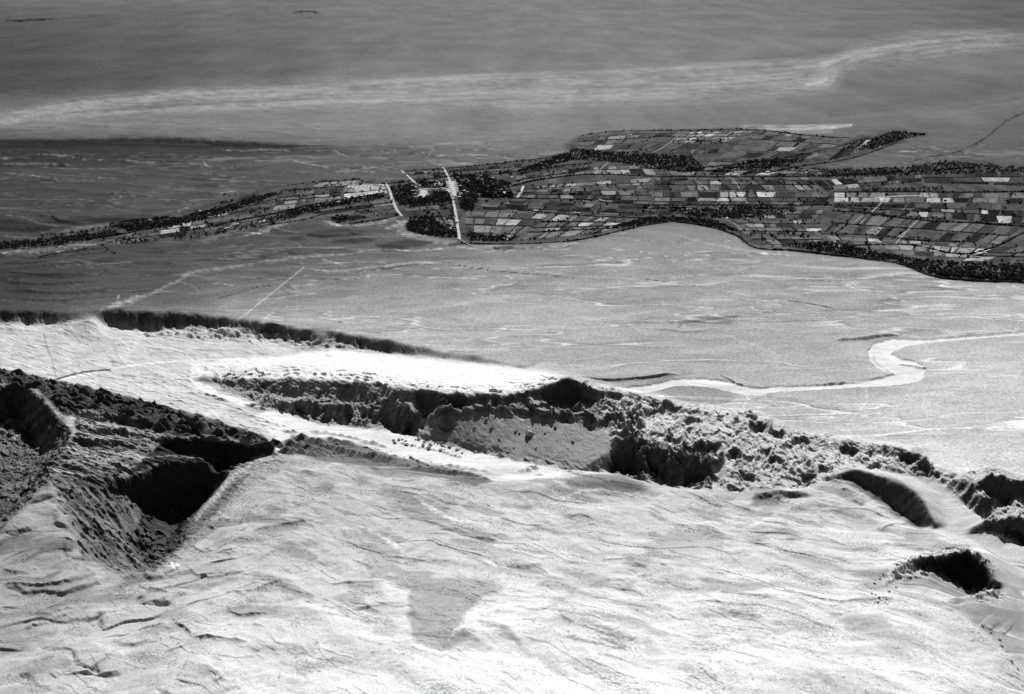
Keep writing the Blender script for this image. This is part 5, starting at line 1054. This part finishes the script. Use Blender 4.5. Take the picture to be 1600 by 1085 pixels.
for u, v in ((650, 293), (646, 299), (652, 300), (648, 304), (650, 309), (669, 305), (671, 299), (644, 291), (656, 291), (651, 288)): HS.append((u, v, 'round the small village square', 'houses round the village square'))
for u, v in ((676, 284), (683, 284), (690, 283), (680, 289), (688, 289)): HS.append((u, v, 'by the open yard behind the village', 'houses by the yard behind the village'))
for u, v in ((722, 283), (728, 281), (733, 284), (720, 291), (726, 299), (731, 301), (721, 304)): HS.append((u, v, 'among dark trees right of the main street', 'houses among the trees right of the village'))
for i in range(8): HS.append((548 + i * 6.5, 293.5 - i * .55 + rh.uniform(-.4, .4), 'on the far side of the bright field left of the village', 'houses along the bright field'))
for u, v in ((361, 355), (356, 357.5), (365, 353), (369, 351), (352, 359)): HS.append((u, v, 'in the farmstead on the narrow left strip', 'houses of the left farmstead'))
for u, v in ((472, 295),): HS.append((u, v, 'standing alone on the far edge left of the village', None))
for u, v in ((753, 281), (770, 279), (800, 278), (817, 277), (882, 270)): HS.append((u, v, 'spaced along the tree belt behind the village', 'houses along the tree belt behind the village'))
for u, v in ((974, 220), (980, 214), (990, 216), (968, 213), (986, 212)): HS.append((u, v, 'in the hamlet at the far tip of the oasis', 'houses of the far hamlet'))
for u, v in ((716, 347), (704, 358), (716, 330)): HS.append((u, v, 'on the lower part of the main street', 'houses on the lower main street'))
for u, v in ((938, 314), (902, 334), (930, 333)): HS.append((u, v, 'in the fields right of the village', 'houses in the middle fields'))
for u, v in ((1136, 342), (1166, 343)): HS.append((u, v, 'under trees near the desert point', 'houses near the desert point'))
for u, v in ((280, 332.5), (313, 331.5), (235, 345)): HS.append((u, v, 'on the far edge of the narrow left strip', 'houses on the edge of the left strip'))
for i, (u, v, lab, grp) in enumerate(HS):
    k = rh.choice((0, 0, 1, 1, 2, 3, 4))
    if not used[k]: o = PROT[k]; used[k] = True
    else: o = copy_tree(PROT[k])
    p = at(u, v, 0); o.location = (p.x, p.y, 0.6); o.rotation_euler = (0, 0, rh.uniform(-.12, .12) + (0 if rh.random() < .75 else math.pi / 2) + (math.pi if rh.random() < .3 else 0))
    tag(o, 'small white flat-roofed house ' + lab, 'house', grp)
for k in range(5):
    if not used[k]:
        for ch in list(PROT[k].children): bpy.data.objects.remove(ch)
        bpy.data.objects.remove(PROT[k])

# ------------------------------------------------------------------ trees
def ico(sub=1):
    t = (1 + 5 ** .5) / 2
    v = [(-1, t, 0), (1, t, 0), (-1, -t, 0), (1, -t, 0), (0, -1, t), (0, 1, t), (0, -1, -t), (0, 1, -t), (t, 0, -1), (t, 0, 1), (-t, 0, -1), (-t, 0, 1)]
    f = [(0, 11, 5), (0, 5, 1), (0, 1, 7), (0, 7, 10), (0, 10, 11), (1, 5, 9), (5, 11, 4), (11, 10, 2), (10, 7, 6), (7, 1, 8), (3, 9, 4), (3, 4, 2), (3, 2, 6), (3, 6, 8), (3, 8, 9), (4, 9, 5), (2, 4, 11), (6, 2, 10), (8, 6, 7), (9, 8, 1)]
    v = [np.array(a) / np.linalg.norm(a) for a in v]
    for _ in range(sub - 1):
        mid = {}; nf = []
        def m(a, b):
            k = (min(a, b), max(a, b))
            if k not in mid:
                q = v[a] + v[b]; v.append(q / np.linalg.norm(q)); mid[k] = len(v) - 1
            return mid[k]
        for a, b, c in f:
            x, y, z = m(a, b), m(b, c), m(c, a); nf += [(a, x, z), (b, y, x), (c, z, y), (x, y, z)]
        f = nf
    return np.array(v), f
IV, IF = ico(1); IV2, IF2 = ico(3)
def crown_np(rs, R=5.5, hh=8.0, lumps=7, leaves=46):
    V, Fc = [], []
    for i in range(lumps):
        c = np.array([rs.gauss(0, R * .36), rs.gauss(0, R * .36), hh * (.55 + rs.uniform(-.22, .3))]); r_ = R * rs.uniform(.35, .6)
        q = IV * (np.array([r_, r_, r_ * .8]) * np.array([[rs.uniform(.7, 1.2)] for _ in range(12)])) + c
        k = len(V); V += [tuple(a) for a in q]; Fc += [tuple(j + k for j in f) for f in IF]
    for i in range(leaves):
        d = np.array([rs.gauss(0, 1) for _ in range(3)]); d /= np.linalg.norm(d) + 1e-9
        c = d * np.array([R, R, hh * .38]) * rs.uniform(.7, 1.12) + np.array([0, 0, hh * .6])
        a = np.array([rs.gauss(0, 1) for _ in range(3)]); a /= np.linalg.norm(a); b = np.cross(a, d); b /= np.linalg.norm(b) + 1e-9
        s = R * rs.uniform(.12, .24)
        k = len(V); V += [tuple(c + a * s), tuple(c + b * s), tuple(c - a * s * .9), tuple(c - b * s)]; Fc += [(k, k + 1, k + 2), (k, k + 2, k + 3)]
    return np.array(V, np.float32), np.array(Fc, np.int32)
def trunk_mesh(h=4.0, r0=.55, r1=.3):
    V, Fc = [], []
    def limb(p0, p1, a, b):
        k = len(V); d = np.array(p1, float) - np.array(p0, float); d /= np.linalg.norm(d); x = np.cross(d, (.3, .9, .1)); x /= np.linalg.norm(x); y = np.cross(d, x)
        for p, r_ in ((p0, a), (p1, b)):
            for j in range(6):
                q = np.array(p) + (x * math.cos(j * math.pi / 3) + y * math.sin(j * math.pi / 3)) * r_; V.append(tuple(q))
        for j in range(6): Fc.append((k + j, k + (j + 1) % 6, k + 6 + (j + 1) % 6, k + 6 + j))
    limb((0, 0, -.3), (.2, .1, h), r0, r1)
    for dx, dy, dz in ((1.8, .4, 2.2), (-1.5, 1.0, 2.4), (-.3, -1.7, 2.0)): limb((.2, .1, h - .4), (dx, dy, h + dz), r1 * .8, r1 * .35)
    return mesh('trunk', V, Fc, M_BARK)
rt = random.Random(21)
CR = [crown_np(rt, 5.5 + (i % 3), 8.5 + i % 4) for i in range(8)]
CRM = [mesh('crown', v, f.tolist(), M_LEAF) for v, f in CR]
TRK = trunk_mesh()
GROVES = [([(170, 352), (200, 345), (262, 340), (300, 344), (250, 356), (200, 362)], 150, 'g'), ([(60, 368), (130, 362), (180, 352), (170, 366), (80, 378)], 420, 'g'), ([(255, 372), (300, 364), (345, 366), (300, 376)], 420, 'g'), ([(610, 293), (650, 286), (700, 282), (704, 292), (712, 312), (660, 318), (624, 322), (616, 310)], 150, 'grove'), ([(706, 272), (760, 277), (800, 287), (785, 295), (745, 310), (738, 330), (720, 326), (714, 306)], 120, 'g'),
          ([(633, 356), (640, 345), (668, 338), (690, 352), (716, 367), (718, 372), (680, 370), (650, 366)], 75, 'g'), ([(895, 233), (960, 238), (1080, 245), (1100, 262), (1080, 272), (1020, 264), (960, 254), (900, 250), (850, 262), (800, 272), (840, 256)], 170, 'g'),
          ([(1380, 397), (1450, 408), (1600, 414), (1850, 416), (1850, 442), (1600, 441), (1500, 436), (1445, 428), (1400, 412)], 105, 'g'), ([(950, 358), (1000, 342), (1060, 340), (1110, 350), (1140, 362), (1100, 352), (1050, 346), (1000, 353)], 90, 'g'),
          ([(1070, 326), (1180, 320), (1250, 330), (1190, 340), (1100, 344), (1060, 340)], 260, 'g'), ([(180, 352), (260, 346), (330, 330), (420, 302), (430, 306), (350, 335), (270, 356), (200, 362)], 130, 'g'), ([(-200, 392), (0, 380), (100, 371), (190, 362), (190, 368), (100, 382), (0, 391), (-200, 402)], 110, 'g'),
          ([(1230, 384), (1300, 378), (1360, 392), (1400, 402), (1380, 408), (1300, 398)], 110, 'g'), ([(1180, 250), (1260, 250), (1200, 266), (1100, 270)], 160, 'g'), ([(445, 331), (520, 317), (600, 304), (600, 310), (520, 325), (450, 338)], 130, 'g'), ([(517, 344), (524, 338), (545, 337), (541, 348), (530, 350)], 110, 'g'),
          ([(1338, 236), (1366, 216), (1400, 205), (1450, 210), (1405, 220), (1370, 232)], 190, 'g'), ([(1285, 266), (1420, 262), (1470, 252), (1600, 262), (1800, 262), (1800, 272), (1600, 270), (1430, 274), (1285, 278)], 260, 'g'), ([(1050, 344), (1090, 346), (1140, 360), (1160, 364), (1120, 346), (1060, 340)], 95, 'g'),
          ([(640, 318), (660, 314), (712, 312), (712, 317), (640, 324)], 130, 'g'), ([(745, 366), (800, 370), (795, 378), (735, 377), (722, 366)], 130, 'g'), ([(1345, 296), (1470, 292), (1480, 298), (1345, 301)], 300, 'g'), ([(1330, 330), (1400, 338), (1480, 343), (1470, 348), (1330, 335)], 280, 'g'),
          ([(340, 303), (380, 303), (378, 308), (342, 307)], 900, 'g'), ([(660, 325), (668, 338), (676, 346), (684, 340)], 260, 'g'), ([(340, 360), (430, 345), (430, 352), (340, 366)], 420, 'g'), ([(405, 345), (440, 334), (470, 330), (470, 338), (430, 348)], 200, 'g')]
avoid = [(u, v) for u, v, _, _ in HS]
TR = []
for poly, area, _ in GROVES:
    x0, x1 = min(p[0] for p in poly), max(p[0] for p in poly); y0, y1 = min(p[1] for p in poly), max(p[1] for p in poly)
    A = [plan(u, v, 0) for u, v in poly]; ar = abs(sum(A[i][0] * A[(i + 1) % len(A)][1] - A[(i + 1) % len(A)][0] * A[i][1] for i in range(len(A)))) / 2
    n = int(ar / area); k = 0; g = 0
    while k < n and g < n * 12:
        g += 1; u, v = rt.uniform(x0, x1), rt.uniform(y0, y1)
        if not pt_in(u, v, poly): continue
        if any(abs(u - a) < 3.0 and -1.0 < v - b < 2.2 for a, b in avoid): continue
        if abs(u - np.interp(v, [262, 284, 318, 374], [692, 703, 709, 718])) < 3.2 and v < 376: continue
        if abs(u - np.interp(v, [286, 312, 338], [602, 613, 628])) < 3.0 and 284 < v < 340: continue
        if 655 < u < 704 and abs(v - 297.5) < 2.2 and rt.random() < .8: continue
        if 651 < u < 669 and 294 < v < 309: continue
        TR.append((u, v)); k += 1
for i in range(1600):                                       # single trees in the fields
    c = rt.choice(BL); s, t = rt.random(), rt.choice((rt.random(), .02, .98))
    u, v = bil(c, s, t)
    if any(abs(u - a) < 3 and abs(v - b) < 2 for a, b in avoid): continue
    TR.append((u, v))
for u, v in ((183, 377), (203, 375), (250, 372), (258, 372), (266, 371), (275, 370), (480, 289), (1170, 385), (1300, 380), (1120, 350), (1160, 380)): TR.append((u, v))
for px, w, h, lab, place in HEDGES:
    if rt.random() < .55:
        a, b = px[0], px[-1]; L_ = math.dist(plan(*a), plan(*b)); n = int(L_ / rt.uniform(16, 60)); s0 = rt.random()
        for k in range(n):
            t = rt.random() if rt.random() < .5 else min(1, max(0, rt.gauss(s0, .15)))
            i = min(len(px) - 2, int(t * (len(px) - 1))); f = t * (len(px) - 1) - i
            TR.append((px[i][0] * (1 - f) + px[i + 1][0] * f + rt.uniform(-1, 1), px[i][1] * (1 - f) + px[i + 1][1] * f + rt.uniform(-.3, .3)))
TR.sort(key=lambda p: -p[1])
def visible(u): return -4 < u < 1604
ind = [p for p in TR if visible(p[0])][:300]; iset = set(ind); oth = [p for p in TR if p not in iset]
def tree_label(u, v):
    if v > 392 and u > 1180: return 'dark bushy tree in the dense belt on the lower right edge of the oasis', 'trees of the lower right belt'
    if u < 200: return 'dark bushy tree in the belt at the far left end of the strip', 'trees at the left end of the strip'
    if u < 560: return 'dark bushy tree in the narrow left strip of the oasis', 'trees of the narrow left strip'
    if u < 722: return 'dark round tree in the wedge-shaped grove beside the main street', 'trees of the wedge-shaped grove'
    if u < 900: return 'small dark tree near the desert edge right of the main street', 'trees right of the main street'
    if u < 1180: return 'dark bushy tree above the pale desert point in the middle', 'trees above the desert point'
    return 'small dark tree standing in the right fields', 'trees of the right fields'
for i, (u, v) in enumerate(ind):
    p = at(u, v, 0); root = bpy.data.objects.new('broadleaf_tree', None); C.objects.link(root)
    s = rt.choice((rt.uniform(.6, .95), rt.uniform(.9, 1.5))); root.location = (p.x, p.y, 0.3); root.scale = (s, s, s * rt.uniform(.8, 1.15)); root.rotation_euler = (0, 0, rt.uniform(0, 6.28))
    link('crown', CRM[i % 8], root); link('trunk', TRK, root)
    l, g = tree_label(u, v); tag(root, l, 'tree', g)
Vs, Fs, off = [], [], 0
CRs = [crown_np(rt, 5.8, 8.5, 4, 16) for i in range(6)]
for i, (u, v) in enumerate(oth):
    p = at(u, v, 0); cv, cf = CRs[i % 6]; s = rt.choice((rt.uniform(.45, .9), rt.uniform(.8, 1.5))); a = rt.uniform(0, 6.28); ca, sa_ = math.cos(a) * s, math.sin(a) * s
    q = np.stack([cv[:, 0] * ca - cv[:, 1] * sa_ + p.x, cv[:, 0] * sa_ + cv[:, 1] * ca + p.y, cv[:, 2] * s * rt.uniform(.8, 1.1)], 1)
    Vs.append(q); Fs.append(cf + off); off += len(cv)
me = np_mesh('woodland', np.concatenate(Vs), np.concatenate(Fs), M_LEAF, None, False)
o = link('woodland', me); o['kind'] = 'stuff'; o['label'] = 'dark massed trees of the oasis groves round the village'; o['category'] = 'woodland'

# ------------------------------------------------------------------ boulders
def boulder_mesh(seed):
    v = []
    for q in IV2:
        p = Vector(q * 1.0)
        n = mnoise.noise(p * 1.1 + Vector((seed * 7.3, 0, 0))) * .45 + mnoise.noise(p * 2.6 + Vector((0, seed * 3.1, 0))) * .22
        f = max(.45, 1 + n); cut = max(abs(p.x + .2 * p.y), abs(p.y), abs(p.z))
        f *= .75 / max(cut, .62) * .55 + .45
        v.append((p.x * f, p.y * f * .85, p.z * f * .8))
    return mesh('boulder', v, IF2, M_BOULDER)
BM = [boulder_mesh(i) for i in range(5)]
BO = [(828, 679, -18, 11, 'largest pale boulder on the grey sand slope under the ridge', None)]
for u, v in ((768, 669), (806, 674), (812, 677), (852, 677), (742, 668), (838, 700), (803, 700), (895, 690), (868, 668), (780, 686), (760, 655)): BO.append((u, v, None, rt.uniform(3, 5.5), 'small dark-sided boulder lying on the grey sand slope under the ridge', 'boulders on the sand slope'))
for i in range(26):
    t = rt.random(); BO.append((610 + 130 * t + rt.uniform(-8, 8), 684 + 22 * t + rt.uniform(-5, 9), None, rt.uniform(2.5, 6), 'fallen block on the white valley floor at the cliff foot', 'fallen blocks on the valley floor'))
for u, v in ((1375, 905), (1380, 898), (1368, 930), (1374, 934), (1385, 937), (1362, 928), (1372, 942), (1390, 925), (1366, 912), (1400, 918)): BO.append((u, v, None, rt.uniform(1.6, 3.0), 'small dark rock scattered left of the black hollow', 'rocks beside the black hollow'))
for u, v in ((1535, 978), (1562, 1000), (1565, 1010), (1572, 1020), (1580, 1034), (1590, 1046), (1548, 990)): BO.append((u, v, None, rt.uniform(2, 4), 'dark rock on the crest at the lower right corner', 'rocks on the lower right crest'))
for i, (u, v, z, r_, lab, grp) in enumerate(BO):
    z0 = -40.0
    for _ in range(12):
        p = plan(u, v, z0); z0 = .5 * z0 + .5 * ground_z(float(p[0]), float(p[1]))
    o = link('boulder', BM[i % 5]); p = plan(u, v, z0); gz = ground_z(float(p[0]), float(p[1]))
    o.location = (float(p[0]), float(p[1]), gz + r_ * .25); o.scale = (r_, r_, r_ * rt.uniform(.8, 1.2)); o.rotation_euler = (rt.uniform(-.3, .3), rt.uniform(-.3, .3), rt.uniform(0, 6.28))
    tag(o, lab, 'boulder', grp)
